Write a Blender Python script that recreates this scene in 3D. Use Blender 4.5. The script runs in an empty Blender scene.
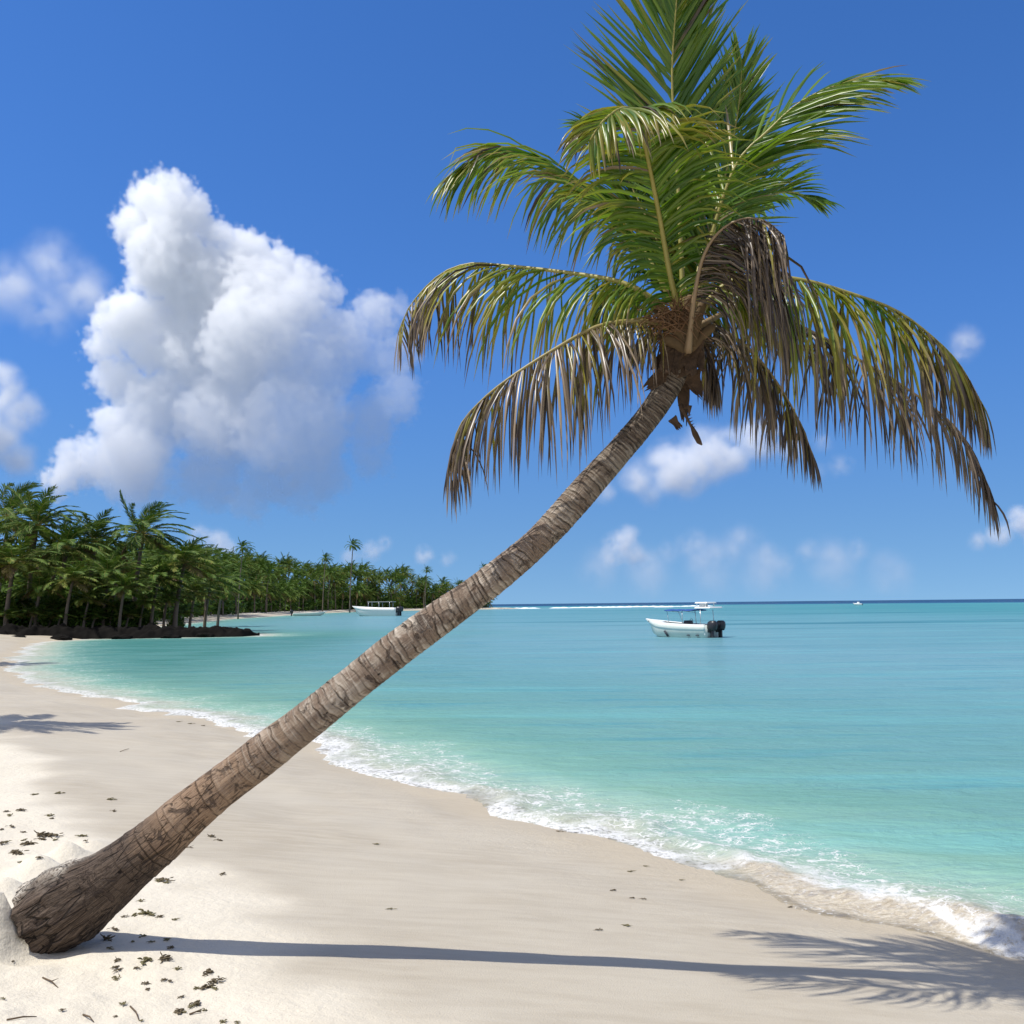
import bpy, bmesh, math, random
import numpy as np
from mathutils import Vector, Matrix, Quaternion

random.seed(7)
SC = bpy.context.scene
COL = SC.collection
rad = math.radians

# ------------------------------------------------------------------ camera
CAM_H = 2.3
F_PX = 1000.0
PITCH = math.atan(92.05 / F_PX)
ROLL = math.atan(5.0 / 480.0)
Fv = Vector((0, math.cos(PITCH), math.sin(PITCH)))
R0 = Vector((1, 0, 0))
U0 = Vector((0, -math.sin(PITCH), math.cos(PITCH)))
Rv = R0 * math.cos(ROLL) - U0 * math.sin(ROLL)
Uv = R0 * math.sin(ROLL) + U0 * math.cos(ROLL)
CAM = Vector((0, 0, CAM_H))

cam_data = bpy.data.cameras.new("camera")
cam_data.sensor_width = 36.0
cam_data.lens = 36.0 * F_PX / 1024.0
cam_data.clip_start = 0.05
cam_data.clip_end = 60000.0
cam = bpy.data.objects.new("camera", cam_data)
COL.objects.link(cam)
m = Matrix((Rv, Uv, -Fv)).transposed().to_4x4()
m.translation = CAM
cam.matrix_world = m
SC.camera = cam


def ray(px, py):
    return Fv + Rv * ((px - 512.0) / F_PX) + Uv * ((512.0 - py) / F_PX)


def at_y(px, py, y):
    d = ray(px, py)
    return CAM + d * (y / d.y)


def at_z(px, py, z):
    d = ray(px, py)
    return CAM + d * ((z - CAM_H) / d.z)


# ------------------------------------------------------------------ helpers
def tag(o, label=None, cat=None, group=None, kind=None):
    if label: o["label"] = label
    if cat: o["category"] = cat
    if group: o["group"] = group
    if kind: o["kind"] = kind
    return o


def link(o, parent=None):
    COL.objects.link(o)
    if parent is not None:
        o.parent = parent
    return o


def empty(name, loc, rz=0.0):
    o = bpy.data.objects.new(name, None)
    o.location = loc
    o.rotation_euler = (0, 0, rz)
    o.empty_display_size = 0.2
    COL.objects.link(o)
    return o


def copy_tree(o, parent=None):
    c = o.copy()
    COL.objects.link(c)
    c.parent = parent
    for ch in list(o.children):
        copy_tree(ch, c)
    return c


class MB:
    """collects vertices, faces and per-vertex float attributes"""
    def __init__(self):
        self.v, self.f, self.a = [], [], {}

    def build(self, name, mat, parent=None, smooth=True):
        me = bpy.data.meshes.new(name)
        me.from_pydata([tuple(x) for x in self.v], [], self.f)
        for k, vals in self.a.items():
            at = me.attributes.new(k, 'FLOAT', 'POINT')
            at.data.foreach_set('value', np.asarray(vals, dtype=np.float32))
        if smooth and me.polygons:
            me.polygons.foreach_set('use_smooth', [True] * len(me.polygons))
        me.materials.append(mat)
        me.update()
        return link(bpy.data.objects.new(name, me), parent)

    def att(self, k, val):
        self.a.setdefault(k, []).append(val)

    def tube(self, pts, radii, n=8, cap=True, attrs=None):
        pts = [Vector(p) for p in pts]
        rings = []
        prev = None
        for i, p in enumerate(pts):
            t = (pts[min(i + 1, len(pts) - 1)] - pts[max(i - 1, 0)])
            if t.length < 1e-9: t = Vector((0, 0, 1))
            t.normalize()
            if prev is None:
                ref = Vector((0, 0, 1)) if abs(t.z) < .9 else Vector((1, 0, 0))
                s = t.cross(ref).normalized()
            else:
                s = (prev - t * prev.dot(t))
                s.normalize()
            prev = s
            b = t.cross(s)
            r = radii[i] if hasattr(radii, '__len__') else radii
            base = len(self.v)
            for k in range(n):
                an = 2 * math.pi * k / n
                self.v.append(p + s * (r * math.cos(an)) + b * (r * math.sin(an)))
                if attrs:
                    for kk, vv in attrs.items(): self.att(kk, vv)
            rings.append(base)
        for a, b in zip(rings[:-1], rings[1:]):
            for k in range(n):
                k2 = (k + 1) % n
                self.f.append((a + k, a + k2, b + k2, b + k))
        if cap:
            self.f.append(tuple(rings[0] + k for k in reversed(range(n))))
            self.f.append(tuple(rings[-1] + k for k in range(n)))

    def box(self, c, s, rot=None, taper=1.0):
        c = Vector(c)
        base = len(self.v)
        for z in (-.5, .5):
            k = taper if z > 0 else 1.0
            for x, y in ((-.5, -.5), (.5, -.5), (.5, .5), (-.5, .5)):
                q = Vector((x * s[0] * k, y * s[1] * k, z * s[2]))
                if rot is not None: q = rot @ q
                self.v.append(c + q)
        for q in ((3, 2, 1, 0), (4, 5, 6, 7), (0, 1, 5, 4), (1, 2, 6, 5), (2, 3, 7, 6), (3, 0, 4, 7)):
            self.f.append(tuple(base + i for i in q))


def bevel(o, w, seg=2):
    md = o.modifiers.new("bevel", 'BEVEL')
    md.width = w; md.segments = seg; md.limit_method = 'ANGLE'
    return o


def np_mesh(name, co, faces, attrs, mat, smooth=True, parent=None):
    me = bpy.data.meshes.new(name)
    nv, nf = len(co), len(faces)
    me.vertices.add(nv)
    me.vertices.foreach_set('co', np.asarray(co, dtype=np.float32).ravel())
    me.loops.add(nf * 4)
    me.loops.foreach_set('vertex_index', np.asarray(faces, dtype=np.int32).ravel())
    me.polygons.add(nf)
    me.polygons.foreach_set('loop_start', np.arange(nf, dtype=np.int32) * 4)
    if smooth: me.polygons.foreach_set('use_smooth', np.ones(nf, dtype=bool))
    me.update(calc_edges=True)
    for k, v in attrs.items():
        at = me.attributes.new(k, 'FLOAT', 'POINT')
        at.data.foreach_set('value', np.asarray(v, dtype=np.float32).ravel())
    me.materials.append(mat)
    me.validate()
    return link(bpy.data.objects.new(name, me), parent)


def grid_faces(nr, nc, wrap=False):
    idx = np.arange(nr * nc).reshape(nr, nc)
    if wrap:
        nx = np.roll(idx, -1, axis=1)
        return np.stack([idx[:-1], nx[:-1], nx[1:], idx[1:]], -1).reshape(-1, 4)
    return np.stack([idx[:-1, :-1], idx[:-1, 1:], idx[1:, 1:], idx[1:, :-1]], -1).reshape(-1, 4)


def _hash(ix, iy, iz, seed):
    h = (ix.astype(np.int64) * 374761393 + iy.astype(np.int64) * 668265263 + iz.astype(np.int64) * 2147483647 + seed * 144269) & 0xFFFFFFFF
    h = ((h ^ (h >> 13)) * 1274126177) & 0xFFFFFFFF
    h = h ^ (h >> 16)
    return (h & 0xFFFF) / 65535.0


def vnoise(x, y, z=None, seed=0):
    x = np.asarray(x, float); y = np.asarray(y, float)
    z = np.zeros_like(x) if z is None else np.asarray(z, float)
    x, y, z = np.broadcast_arrays(x, y, z)
    ix, iy, iz = np.floor(x), np.floor(y), np.floor(z)
    fx, fy, fz = x - ix, y - iy, z - iz
    fx = fx * fx * (3 - 2 * fx); fy = fy * fy * (3 - 2 * fy); fz = fz * fz * (3 - 2 * fz)
    r = 0
    for dx in (0, 1):
        for dy in (0, 1):
            for dz in (0, 1):
                w = (fx if dx else 1 - fx) * (fy if dy else 1 - fy) * (fz if dz else 1 - fz)
                r = r + w * _hash(ix + dx, iy + dy, iz + dz, seed)
    return r * 2 - 1


def fbm(x, y, z=None, oct=4, seed=0, gain=.5):
    r, a, s = 0, 1.0, 1.0
    for i in range(oct):
        r = r + a * vnoise(np.asarray(x) * s, np.asarray(y) * s, None if z is None else np.asarray(z) * s, seed + i * 17)
        a *= gain; s *= 2.03
    return r


def smooth(a, b, x):
    t = np.clip((x - a) / (b - a), 0, 1)
    return t * t * (3 - 2 * t)


# ------------------------------------------------------------------ node helpers
class NT:
    def __init__(self, tree):
        self.t = tree; self.n = tree.nodes; self.l = tree.links

    def new(self, typ, **kw):
        n = self.n.new(typ)
        for k, v in kw.items():
            if hasattr(n, k): setattr(n, k, v)
        return n

    def put(self, sock, val):
        if hasattr(val, 'is_output'): self.l.new(val, sock)
        else:
            try: sock.default_value = val
            except TypeError: sock.default_value = (val, val, val)
            except ValueError: sock.default_value = tuple(val) + (1.0,)

    def math(self, op, a, b=None, c=None, clamp=False):
        n = self.new('ShaderNodeMath', operation=op, use_clamp=clamp)
        self.put(n.inputs[0], a)
        if b is not None: self.put(n.inputs[1], b)
        if c is not None: self.put(n.inputs[2], c)
        return n.outputs[0]

    def vmath(self, op, a, b=None):
        n = self.new('ShaderNodeVectorMath', operation=op)
        self.put(n.inputs[0], a)
        if b is not None:
            self.put(n.inputs['Scale' if op == 'SCALE' else 1], b)
        return n.outputs['Value' if op in ('DISTANCE', 'LENGTH', 'DOT_PRODUCT') else 'Vector']

    def maprange(self, v, a, b, c=0.0, d=1.0, interp='SMOOTHSTEP'):
        n = self.new('ShaderNodeMapRange', interpolation_type=interp)
        for s, x in zip(('Value', 'From Min', 'From Max', 'To Min', 'To Max'), (v, a, b, c, d)):
            self.put(n.inputs[s], x)
        return n.outputs['Result']

    def mix(self, fac, a, b, mode='MIX'):
        n = self.new('ShaderNodeMix', data_type='RGBA', blend_type=mode)
        self.put(n.inputs[0], fac)
        for s, v in ((n.inputs[6], a), (n.inputs[7], b)):
            if hasattr(v, 'is_output'): self.l.new(v, s)
            else: s.default_value = tuple(v)[:3] + (1.0,)
        return n.outputs[2]

    def ramp(self, fac, stops, interp='LINEAR'):
        n = self.new('ShaderNodeValToRGB')
        self.put(n.inputs[0], fac)
        cr = n.color_ramp; cr.interpolation = interp
        while len(cr.elements) > len(stops): cr.elements.remove(cr.elements[-1])
        while len(cr.elements) < len(stops): cr.elements.new(.5)
        for e, (p, c) in zip(cr.elements, stops):
            e.position = p; e.color = tuple(c)[:3] + (1.0,)
        return n.outputs[0]

    def noise(self, vec=None, scale=5.0, detail=4.0, rough=.5, dist=0.0, out='Fac'):
        n = self.new('ShaderNodeTexNoise')
        if vec is not None: self.l.new(vec, n.inputs['Vector'])
        n.inputs['Scale'].default_value = scale
        n.inputs['Detail'].default_value = detail
        n.inputs['Roughness'].default_value = rough
        n.inputs['Distortion'].default_value = dist
        return n.outputs[out]

    def voronoi(self, vec, scale, feature='F1', rnd=1.0, out='Distance'):
        n = self.new('ShaderNodeTexVoronoi', feature=feature)
        self.l.new(vec, n.inputs['Vector'])
        n.inputs['Scale'].default_value = scale
        n.inputs['Randomness'].default_value = rnd
        return n.outputs[out]

    def mapping(self, vec, scale=(1, 1, 1), rot=(0, 0, 0), loc=(0, 0, 0)):
        n = self.new('ShaderNodeMapping')
        self.l.new(vec, n.inputs['Vector'])
        n.inputs['Scale'].default_value = scale
        n.inputs['Rotation'].default_value = rot
        n.inputs['Location'].default_value = loc
        return n.outputs[0]

    def attr(self, name):
        n = self.new('ShaderNodeAttribute')
        n.attribute_name = name
        return n.outputs['Fac']

    def bump(self, h, strength=.5, dist=.02, normal=None):
        n = self.new('ShaderNodeBump')
        n.inputs['Strength'].default_value = strength
        n.inputs['Distance'].default_value = dist
        self.l.new(h, n.inputs['Height'])
        if normal is not None: self.l.new(normal, n.inputs['Normal'])
        return n.outputs[0]


def material(name):
    mt = bpy.data.materials.new(name)
    mt.use_nodes = True
    nt = NT(mt.node_tree)
    bsdf = mt.node_tree.nodes['Principled BSDF']
    out = mt.node_tree.nodes['Material Output']
    return mt, nt, bsdf, out


def flat_mat(name, col, rough=.5, var=.12, scale=8.0, spec=.5, metal=0.0, bump=0.0):
    mt, nt, b, out = material(name)
    tc = nt.new('ShaderNodeTexCoord').outputs['Object']
    n = nt.noise(tc, scale, 4)
    lo = [c * (1 - var) for c in col]; hi = [min(1, c * (1 + var)) for c in col]
    nt.l.new(nt.mix(n, lo, hi), b.inputs['Base Color'])
    b.inputs['Roughness'].default_value = rough
    b.inputs['Specular IOR Level'].default_value = spec
    b.inputs['Metallic'].default_value = metal
    if bump: nt.l.new(nt.bump(n, bump, .02), b.inputs['Normal'])
    return mt


# ------------------------------------------------------------------ terrain
SHORE = [(3000, -900), (60, -22), (20, -3.2), (8.0, 2.6), (4.6, 5.2), (3.3, 6.55), (2.55, 7.55), (1.62, 8.8), (0.5, 10.4), (-0.98, 12.6),
         (-2.9, 16.0), (-5.2, 19.4), (-7.1, 21.6), (-10.0, 25.0), (-13.3, 29.0), *[tuple(at_z(px, py, 0.0).xy) for px, py in ((14, 677), (3, 668), (8, 658), (22, 649), (34, 642))],
         (-32, 77), (-24, 79), (-20.5, 80.5), (-22, 84), (-34, 96), (-43, 118), (-49, 150), (-55, 190), (-58, 240), (-62, 300),
         (-63, 340), (-57, 385), (-44, 425), (-20, 460), (-3, 474), (6, 490), (-4, 505), (-60, 560), (-400, 640), (-3000, 900)]
SH = np.array(SHORE, float)
POLY = np.vstack([SH, [[-30000, 900], [-30000, -30000], [3000, -30000]]])


def shore_s(x, y):
    """signed distance to the waterline, positive on land"""
    x = np.asarray(x, float).ravel(); y = np.asarray(y, float).ravel()
    d2 = np.full(x.shape, 1e18)
    for a, b in zip(SH[:-1], SH[1:]):
        ab = b - a
        t = np.clip(((x - a[0]) * ab[0] + (y - a[1]) * ab[1]) / (ab @ ab), 0, 1)
        dd = (x - a[0] - t * ab[0]) ** 2 + (y - a[1] - t * ab[1]) ** 2
        np.minimum(d2, dd, out=d2)
    inside = np.zeros(x.shape, bool)
    n = len(POLY)
    for i in range(n):
        x1, y1 = POLY[i]; x2, y2 = POLY[(i + 1) % n]
        if y1 == y2: continue
        c = (y1 > y) != (y2 > y)
        inside ^= c & (x < (x2 - x1) * (y - y1) / (y2 - y1) + x1)
    s = np.sqrt(d2)
    return np.where(inside, s, -s)


BUMPS = []


def shore_line_wobble(x, y):
    return .16 * fbm(x * .9, y * .9, oct=3, seed=5) * np.clip(np.hypot(x, y) / 8, .4, 3)


def land_z(x, y, s=None):
    x = np.asarray(x, float).ravel(); y = np.asarray(y, float).ravel()
    if s is None: s = shore_s(x, y)
    s2 = s + shore_line_wobble(x, y)
    z = np.where(s2 > 0, .75 * np.tanh(np.maximum(s2, 0) / 6.5), np.maximum(s2 * .10, -3.0))
    far = smooth(60, 120, y)
    z = z + far * smooth(8, 40, s) * .9
    z = z + .012 * fbm(x * .7, y * .7, oct=3, seed=31) * smooth(.3, 4, s)
    # trampled dry sand
    dry = smooth(4.0, 5.6, s)
    z = z + dry * (.026 * fbm(x * 2.8, y * 2.8, oct=3, seed=77) + .013 * fbm(x * 8, y * 8, oct=3, seed=78)) * smooth(40, 15, y)
    for (bx, by, h, r) in BUMPS:
        rr = np.hypot(x - bx, y - by) / r
        nb = 1 + .28 * fbm(x * 6, y * 6, oct=3, seed=11)
        z = z + h * np.exp(-rr * rr) * nb
    return z


def ground(px, py):
    d = ray(px, py)
    ts = np.concatenate([np.arange(2.0, 40, .02), np.arange(40, 600, .5)])
    x = CAM.x + d.x * ts; y = CAM.y + d.y * ts; zr = CAM.z + d.z * ts
    zl = np.maximum(land_z(x, y), -0.02)
    k = np.argmax(zr <= zl)
    if zr[k] > zl[k]: k = len(ts) - 1
    return Vector((x[k], y[k], zl[k]))


gb = ground(58, 961)
for (px, py, h, r) in ((-18, 952, .17, .17), (-10, 922, .14, .13), (8, 894, .13, .12), (34, 872, .12, .14), (66, 858, .10, .13), (92, 846, .05, .11), (-80, 975, .08, .25)):
    g = ground(px, py)
    BUMPS.append((g.x, g.y, h, r))


def axis_pts(c, lim_lo, lim_hi, s0, g, s_max=1e9):
    out = [c]; x = c
    while x < lim_hi:
        x += min(s_max, s0 + g * (x - c)); out.append(x)
    x = c; lo = []
    while x > lim_lo:
        x -= min(s_max, s0 + g * (c - x)); lo.append(x)
    return np.array(lo[::-1] + out)


# sand sheet
gx = axis_pts(-1.6, -3500, 3500, .04, .0155)
gy = axis_pts(5.3, -120, 3500, .04, .0155)
X, Y = np.meshgrid(gx, gy)
S = shore_s(X, Y)
Z = land_z(X, Y, S)
xf, yf = X.ravel(), Y.ravel()
wetline = 4.3 + .55 * fbm(xf * .45, yf * .45, oct=3, seed=3) + .03 * np.maximum(yf - 8, 0)
wetline = np.minimum(wetline, 5.2)
wet = 1 - smooth(-.40, .45, S - wetline + .25 * fbm(xf * 2.2, yf * 2.2, oct=2, seed=9))

mt_sand, nt, b, out = material("sand")
pos = nt.new('ShaderNodeNewGeometry').outputs['Position']
wt = nt.attr('wet'); sa = nt.attr('shore')
n1 = nt.noise(pos, 3.0, 6, .6); n2 = nt.noise(pos, 220.0, 3, .6); n3 = nt.noise(pos, .5, 4, .5)
n4 = nt.noise(nt.mapping(pos, (1.0, 5.0, 1)), 2.2, 5, .6)
dry_c = nt.mix(n1, (.63, .57, .465), (.73, .67, .56))
dry_c = nt.mix(nt.maprange(n2, .35, .7), nt.mix(.5, dry_c, (.56, .50, .39)), dry_c)
wet_c = nt.mix(nt.maprange(n4, .3, .7), (.40, .345, .26), (.465, .41, .318))
wet_c = nt.mix(nt.maprange(n3, .35, .65), wet_c, nt.mix(.5, wet_c, (.50, .45, .36)))
wash = nt.maprange(sa, .05, 1.1, 1.0, 0.0)
wet_c = nt.mix(nt.math('MULTIPLY', wash, .55), wet_c, (.47, .39, .27))
specks = nt.maprange(nt.voronoi(pos, 24.0), .07, .11, 1.0, 0.0)
specks = nt.math('MULTIPLY', specks, nt.maprange(nt.noise(pos, 1.3, 3), .46, .60))
c = nt.mix(wt, dry_c, wet_c)
c = nt.mix(nt.math('MULTIPLY', specks, .6), c, (.30, .24, .17))
nt.l.new(c, b.inputs['Base Color'])
nt.l.new(nt.mix(wt, (.95,) * 3, (.62,) * 3), b.inputs['Roughness'])
b.inputs['Specular IOR Level'].default_value = .25
# grain, ripples near the swash
bh = nt.noise(pos, 90.0, 5, .65)
bh2 = nt.noise(pos, 11.0, 5, .6)
pit = nt.noise(nt.mapping(pos, (1, 1.5, 1)), 17.0, 4, .62)
pitm = nt.math('MULTIPLY', nt.maprange(sa, 2.4, .5, 0.0, 1.0), nt.maprange(n3, .34, .56))
dryf = nt.math('SUBTRACT', 1.0, wt)
h = nt.math('ADD', nt.math('MULTIPLY', bh, .20), nt.math('MULTIPLY', nt.math('MULTIPLY', bh2, dryf), 1.1))
h = nt.math('ADD', h, nt.math('MULTIPLY', nt.math('MULTIPLY', pit, pitm), 1.0))
nt.l.new(nt.bump(h, .55, .035), b.inputs['Normal'])

sand = np_mesh("sand_beach", np.stack([xf, yf, Z], -1), grid_faces(*X.shape), {'wet': wet, 'shore': S}, mt_sand)
tag(sand, kind='structure')

# ------------------------------------------------------------------ water
wx = axis_pts(1.5, -32000, 32000, .06, .022)
wy = axis_pts(8.5, -60, 40000, .06, .022)
X, Y = np.meshgrid(wx, wy)
xf, yf = X.ravel(), Y.ravel()
S = shore_s(X, Y)
wob = shore_line_wobble(xf, yf)
s2 = S + wob
along = xf - yf
# small shore break
amp = .035 + .05 * np.clip(fbm(along * .18, xf * 0, oct=2, seed=40) + .3, 0, 1)
amp = amp + .02 * smooth(1.6, 3.0, xf) * smooth(12, 6, yf) + .10 * smooth(2.7, 3.4, xf) * smooth(12, 6, yf)
nearf = smooth(60, 14, np.hypot(xf, yf))
c0 = -.42 + .18 * fbm(along * .8, xf * .3, oct=3, seed=41)
ridge = amp * np.exp(-((s2 - c0) / np.where(s2 > c0, .16, .36)) ** 2)
ridge2 = .03 * np.exp(-((s2 + 1.7 + .3 * fbm(along * .5, xf * 0, oct=2, seed=43)) / .35) ** 2)
tex = .02 * fbm(xf * 5, yf * 5, oct=3, seed=44) * np.exp(-((s2 + .5) / .7) ** 2)
swell = .025 * fbm(xf * .22, yf * .8, oct=3, seed=45) * smooth(-.5, -5, S)
Z = (ridge + ridge2 + tex) * nearf + swell * smooth(200, 60, yf) + .012 * smooth(-.6, .0, s2)
# drop the sheet well under the land
Z = np.where(s2 > .6, -.6, Z)
Z = np.where((s2 > .12) & (s2 <= .6), Z - (s2 - .12) * 1.2, Z)

mt_w, nt, b, out = material("sea_water")
pos = nt.new('ShaderNodeNewGeometry').outputs['Position']
sa = nt.attr('shore')
off = nt.math('MULTIPLY', sa, -1.0)
sep = nt.new('ShaderNodeSeparateXYZ'); nt.l.new(pos, sep.inputs[0])
yy = sep.outputs['Y']
lg = nt.math('DIVIDE', nt.math('LOGARITHM', nt.math('MAXIMUM', off, .1), 10.0), 3.2)      # 0..1 for 1 m .. 1600 m
lg = nt.math('ADD', lg, nt.math('MULTIPLY', nt.math('SUBTRACT', nt.noise(nt.mapping(pos, (.03, .10, 1)), 1.0, 4, .6), .5), .10))
body = nt.ramp(lg, [(0.0, (.34, .47, .37)), (.09, (.22, .40, .31)), (.17, (.155, .325, .27)), (.32, (.13, .295, .30)), (.46, (.155, .31, .355)),
                    (.60, (.115, .285, .325)), (.70, (.06, .245, .26)), (.765, (.07, .28, .285)), (.81, (.008, .06, .17)), (.88, (.001, .018, .09))])
# sea grass, and wave-slope shading painted as streaks into the body colour
st = nt.noise(nt.mapping(pos, (.010, .075, 1)), 1.0, 5, .62)
grassm = nt.math('MULTIPLY', nt.maprange(st, .52, .66), nt.maprange(off, 14.0, 60.0))
grassm = nt.math('MULTIPLY', grassm, nt.maprange(off, 700.0, 420.0))
body = nt.mix(nt.math('MULTIPLY', grassm, .9), body, (.022, .15, .19))
st2 = nt.noise(nt.mapping(pos, (.16, .9, 1)), 1.0, 5, .65)
st2m = nt.math('MULTIPLY', nt.maprange(st2, .50, .70), nt.maprange(off, .8, 5.0))
body = nt.mix(nt.math('MULTIPLY', st2m, .48), body, (.05, .24, .30))
st3 = nt.noise(nt.mapping(pos, (.05, .35, 1), loc=(9, 4, 0)), 1.0, 5, .6)
body = nt.mix(nt.math('MULTIPLY', nt.maprange(st3, .5, .75), .4), body, (.16, .46, .47))
# the cove on the left lies over weed
cove = nt.math('MULTIPLY', nt.maprange(sep.outputs['X'], -5.0, -16.0), nt.maprange(yy, 110.0, 60.0))
cove = nt.math('MULTIPLY', cove, nt.maprange(off, 1.0, 6.0))
covn = nt.noise(nt.mapping(pos, (.15, .5, 1), loc=(3, 7, 0)), 1.0, 5, .65)
body = nt.mix(nt.math('MULTIPLY', cove, nt.maprange(covn, .35, .65, .45, .95)), body, (.045, .19, .165))
shalw = nt.maprange(nt.math('DIVIDE', nt.math('ADD', off, nt.math('MULTIPLY', nt.math('SUBTRACT', nt.noise(pos, 1.6, 4, .6), .5), .5)), nt.maprange(yy, 14.0, 45.0, 1.0, 3.2, 'LINEAR')), .05, .95)
body = nt.mix(shalw, (.46, .47, .37), body)
# sand stirred up in the shore break on the right
px_ = sep.outputs['X']
sandm = nt.math('MULTIPLY', nt.maprange(px_, 1.5, 2.1), nt.maprange(off, .50, .30))
body = nt.mix(sandm, body, nt.mix(nt.maprange(nt.noise(nt.mapping(pos, (1.0, 2.2, 1), rot=(0, 0, rad(35))), 11.0, 6, .75, .6), .36, .64), (.43, .365, .27), (.62, .555, .44)))
b.inputs['Roughness'].default_value = .9
b.inputs['Specular IOR Level'].default_value = 0.0
nt.l.new(body, b.inputs['Base Color'])
# ripples
r1 = nt.noise(nt.mapping(pos, (1.0, 2.4, 1), rot=(0, 0, rad(-8))), 1.1, 5, .6, .4)
r2 = nt.noise(nt.mapping(pos, (1.0, 2.0, 1), rot=(0, 0, rad(14))), 4.6, 4, .6, .3)
r3 = nt.noise(nt.mapping(pos, (.25, .8, 1)), .5, 4, .55)
rh = nt.math('ADD', nt.math('MULTIPLY', r1, .62), nt.math('ADD', nt.math('MULTIPLY', r2, .13), nt.math('MULTIPLY', r3, .9)))
churn = nt.math('MULTIPLY', nt.maprange(off, 1.6, .4), nt.noise(nt.mapping(pos, (1.0, 1.6, 1), rot=(0, 0, rad(35))), 9.0, 5, .7, .5))
rh = nt.math('ADD', rh, nt.math('MULTIPLY', churn, .2))
wn = nt.bump(rh, .85, .24)
nt.l.new(wn, b.inputs['Normal'])
fr0 = nt.new('ShaderNodeFresnel'); fr0.inputs[0].default_value = 1.333
nt.l.new(wn, fr0.inputs['Normal'])
gl0 = nt.new('ShaderNodeBsdfGlossy'); gl0.inputs['Roughness'].default_value = .10
nt.l.new(wn, gl0.inputs['Normal'])
deepw = nt.new('ShaderNodeMixShader')
nt.l.new(nt.math('MINIMUM', nt.math('MULTIPLY', fr0.outputs[0], .85), .30), deepw.inputs[0])
nt.l.new(b.outputs[0], deepw.inputs[1]); nt.l.new(gl0.outputs[0], deepw.inputs[2])
# thin clear water near the edge
clear = nt.new('ShaderNodeBsdfTransparent')
tintv = nt.maprange(off, 0.0, 1.6)
nt.l.new(nt.mix(tintv, (.99, .985, .96), (.78, .97, .93)), clear.inputs[0])
gl = nt.new('ShaderNodeBsdfGlossy'); gl.inputs['Roughness'].default_value = .12
nt.l.new(wn, gl.inputs['Normal'])
fr = nt.new('ShaderNodeFresnel'); fr.inputs[0].default_value = 1.2
nt.l.new(wn, fr.inputs['Normal'])
thin = nt.new('ShaderNodeMixShader')
nt.l.new(nt.math('MULTIPLY', fr.outputs[0], .6), thin.inputs[0])
nt.l.new(clear.outputs[0], thin.inputs[1]); nt.l.new(gl.outputs[0], thin.inputs[2])
an = nt.noise(nt.mapping(pos, (.8, 1.6, 1)), 1.4, 4, .6)
shal = nt.math('ADD', off, nt.math('MULTIPLY', nt.math('SUBTRACT', an, .5), 1.4))
wide = nt.maprange(yy, 14.0, 45.0, 1.0, 3.2, 'LINEAR')
alpha = nt.math('MAXIMUM', nt.maprange(nt.math('DIVIDE', shal, wide), -.30, .35), nt.math('MULTIPLY', sandm, nt.maprange(off, -.12, .05)))
wm = nt.new('ShaderNodeMixShader')
nt.l.new(alpha, wm.inputs[0]); nt.l.new(thin.outputs[0], wm.inputs[1]); nt.l.new(deepw.outputs[0], wm.inputs[2])
# foam: a solid lip at the water's edge, lace behind it
warp = nt.noise(pos, 2.2, 4, .6, out='Color')
wv = nt.vmath('ADD', pos, nt.vmath('SCALE', nt.vmath('SUBTRACT', warp, (.5, .5, .5)), .55))
lace = nt.voronoi(wv, 5.5, 'DISTANCE_TO_EDGE')
lace2 = nt.voronoi(wv, 13.0, 'DISTANCE_TO_EDGE')
fn = nt.noise(pos, .7, 4, .6)
edge = nt.math('ADD', off, nt.math('MULTIPLY', nt.math('SUBTRACT', nt.noise(pos, 2.6, 5, .65), .5), .75))
edge = nt.math('SUBTRACT', nt.math('DIVIDE', edge, wide), nt.math('MULTIPLY', nt.maprange(px_, 1.5, 2.1), nt.maprange(px_, 3.15, 2.9, 0.0, .45)))
lip = nt.math('MULTIPLY', nt.maprange(edge, -.16, .0), nt.maprange(edge, .33, .14))
lipn = nt.noise(pos, 16.0, 5, .7)
lip = nt.math('MULTIPLY', lip, nt.maprange(lipn, .34, .52))
lip = nt.math('MULTIPLY', lip, nt.maprange(fn, .30, .46, .25, 1.0))
lip = nt.math('MULTIPLY', lip, nt.maprange(yy, 18.0, 32.0, 1.0, .6))
flk = nt.math('MULTIPLY', nt.math('MULTIPLY', sandm, nt.maprange(nt.noise(pos, 24.0, 5, .75), .56, .66)), .7)
lip = nt.math('MAXIMUM', lip, flk)
zone = nt.math('MULTIPLY', nt.math('MULTIPLY', nt.maprange(edge, .1, .45), nt.maprange(yy, 12.0, 24.0, 1.0, .3)), nt.maprange(nt.math('ADD', edge, nt.math('MULTIPLY', nt.math('SUBTRACT', fn, .5), 2.2)), 1.45, .65))
lw = nt.math('MULTIPLY', zone, .075)
lac = nt.math('LESS_THAN', lace, lw)
lac2 = nt.math('LESS_THAN', lace2, nt.math('MULTIPLY', lw, .55))
lacm = nt.math('MULTIPLY', nt.math('MAXIMUM', lac, lac2), nt.maprange(nt.noise(pos, 5.0, 4, .7), .42, .60))
foam = nt.math('MAXIMUM', lip, lacm, clamp=True)
fd = nt.new('ShaderNodeBsdfPrincipled')
nt.l.new(nt.mix(lipn, (.62, .61, .58), (.82, .82, .81)), fd.inputs['Base Color'])
fd.inputs['Roughness'].default_value = .7
nt.l.new(nt.bump(nt.math('ADD', lipn, nt.noise(pos, 60, 3)), .7, .03), fd.inputs['Normal'])
fm = nt.new('ShaderNodeMixShader')
nt.l.new(nt.math('MULTIPLY', foam, .92), fm.inputs[0]); nt.l.new(wm.outputs[0], fm.inputs[1]); nt.l.new(fd.outputs[0], fm.inputs[2])
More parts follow.
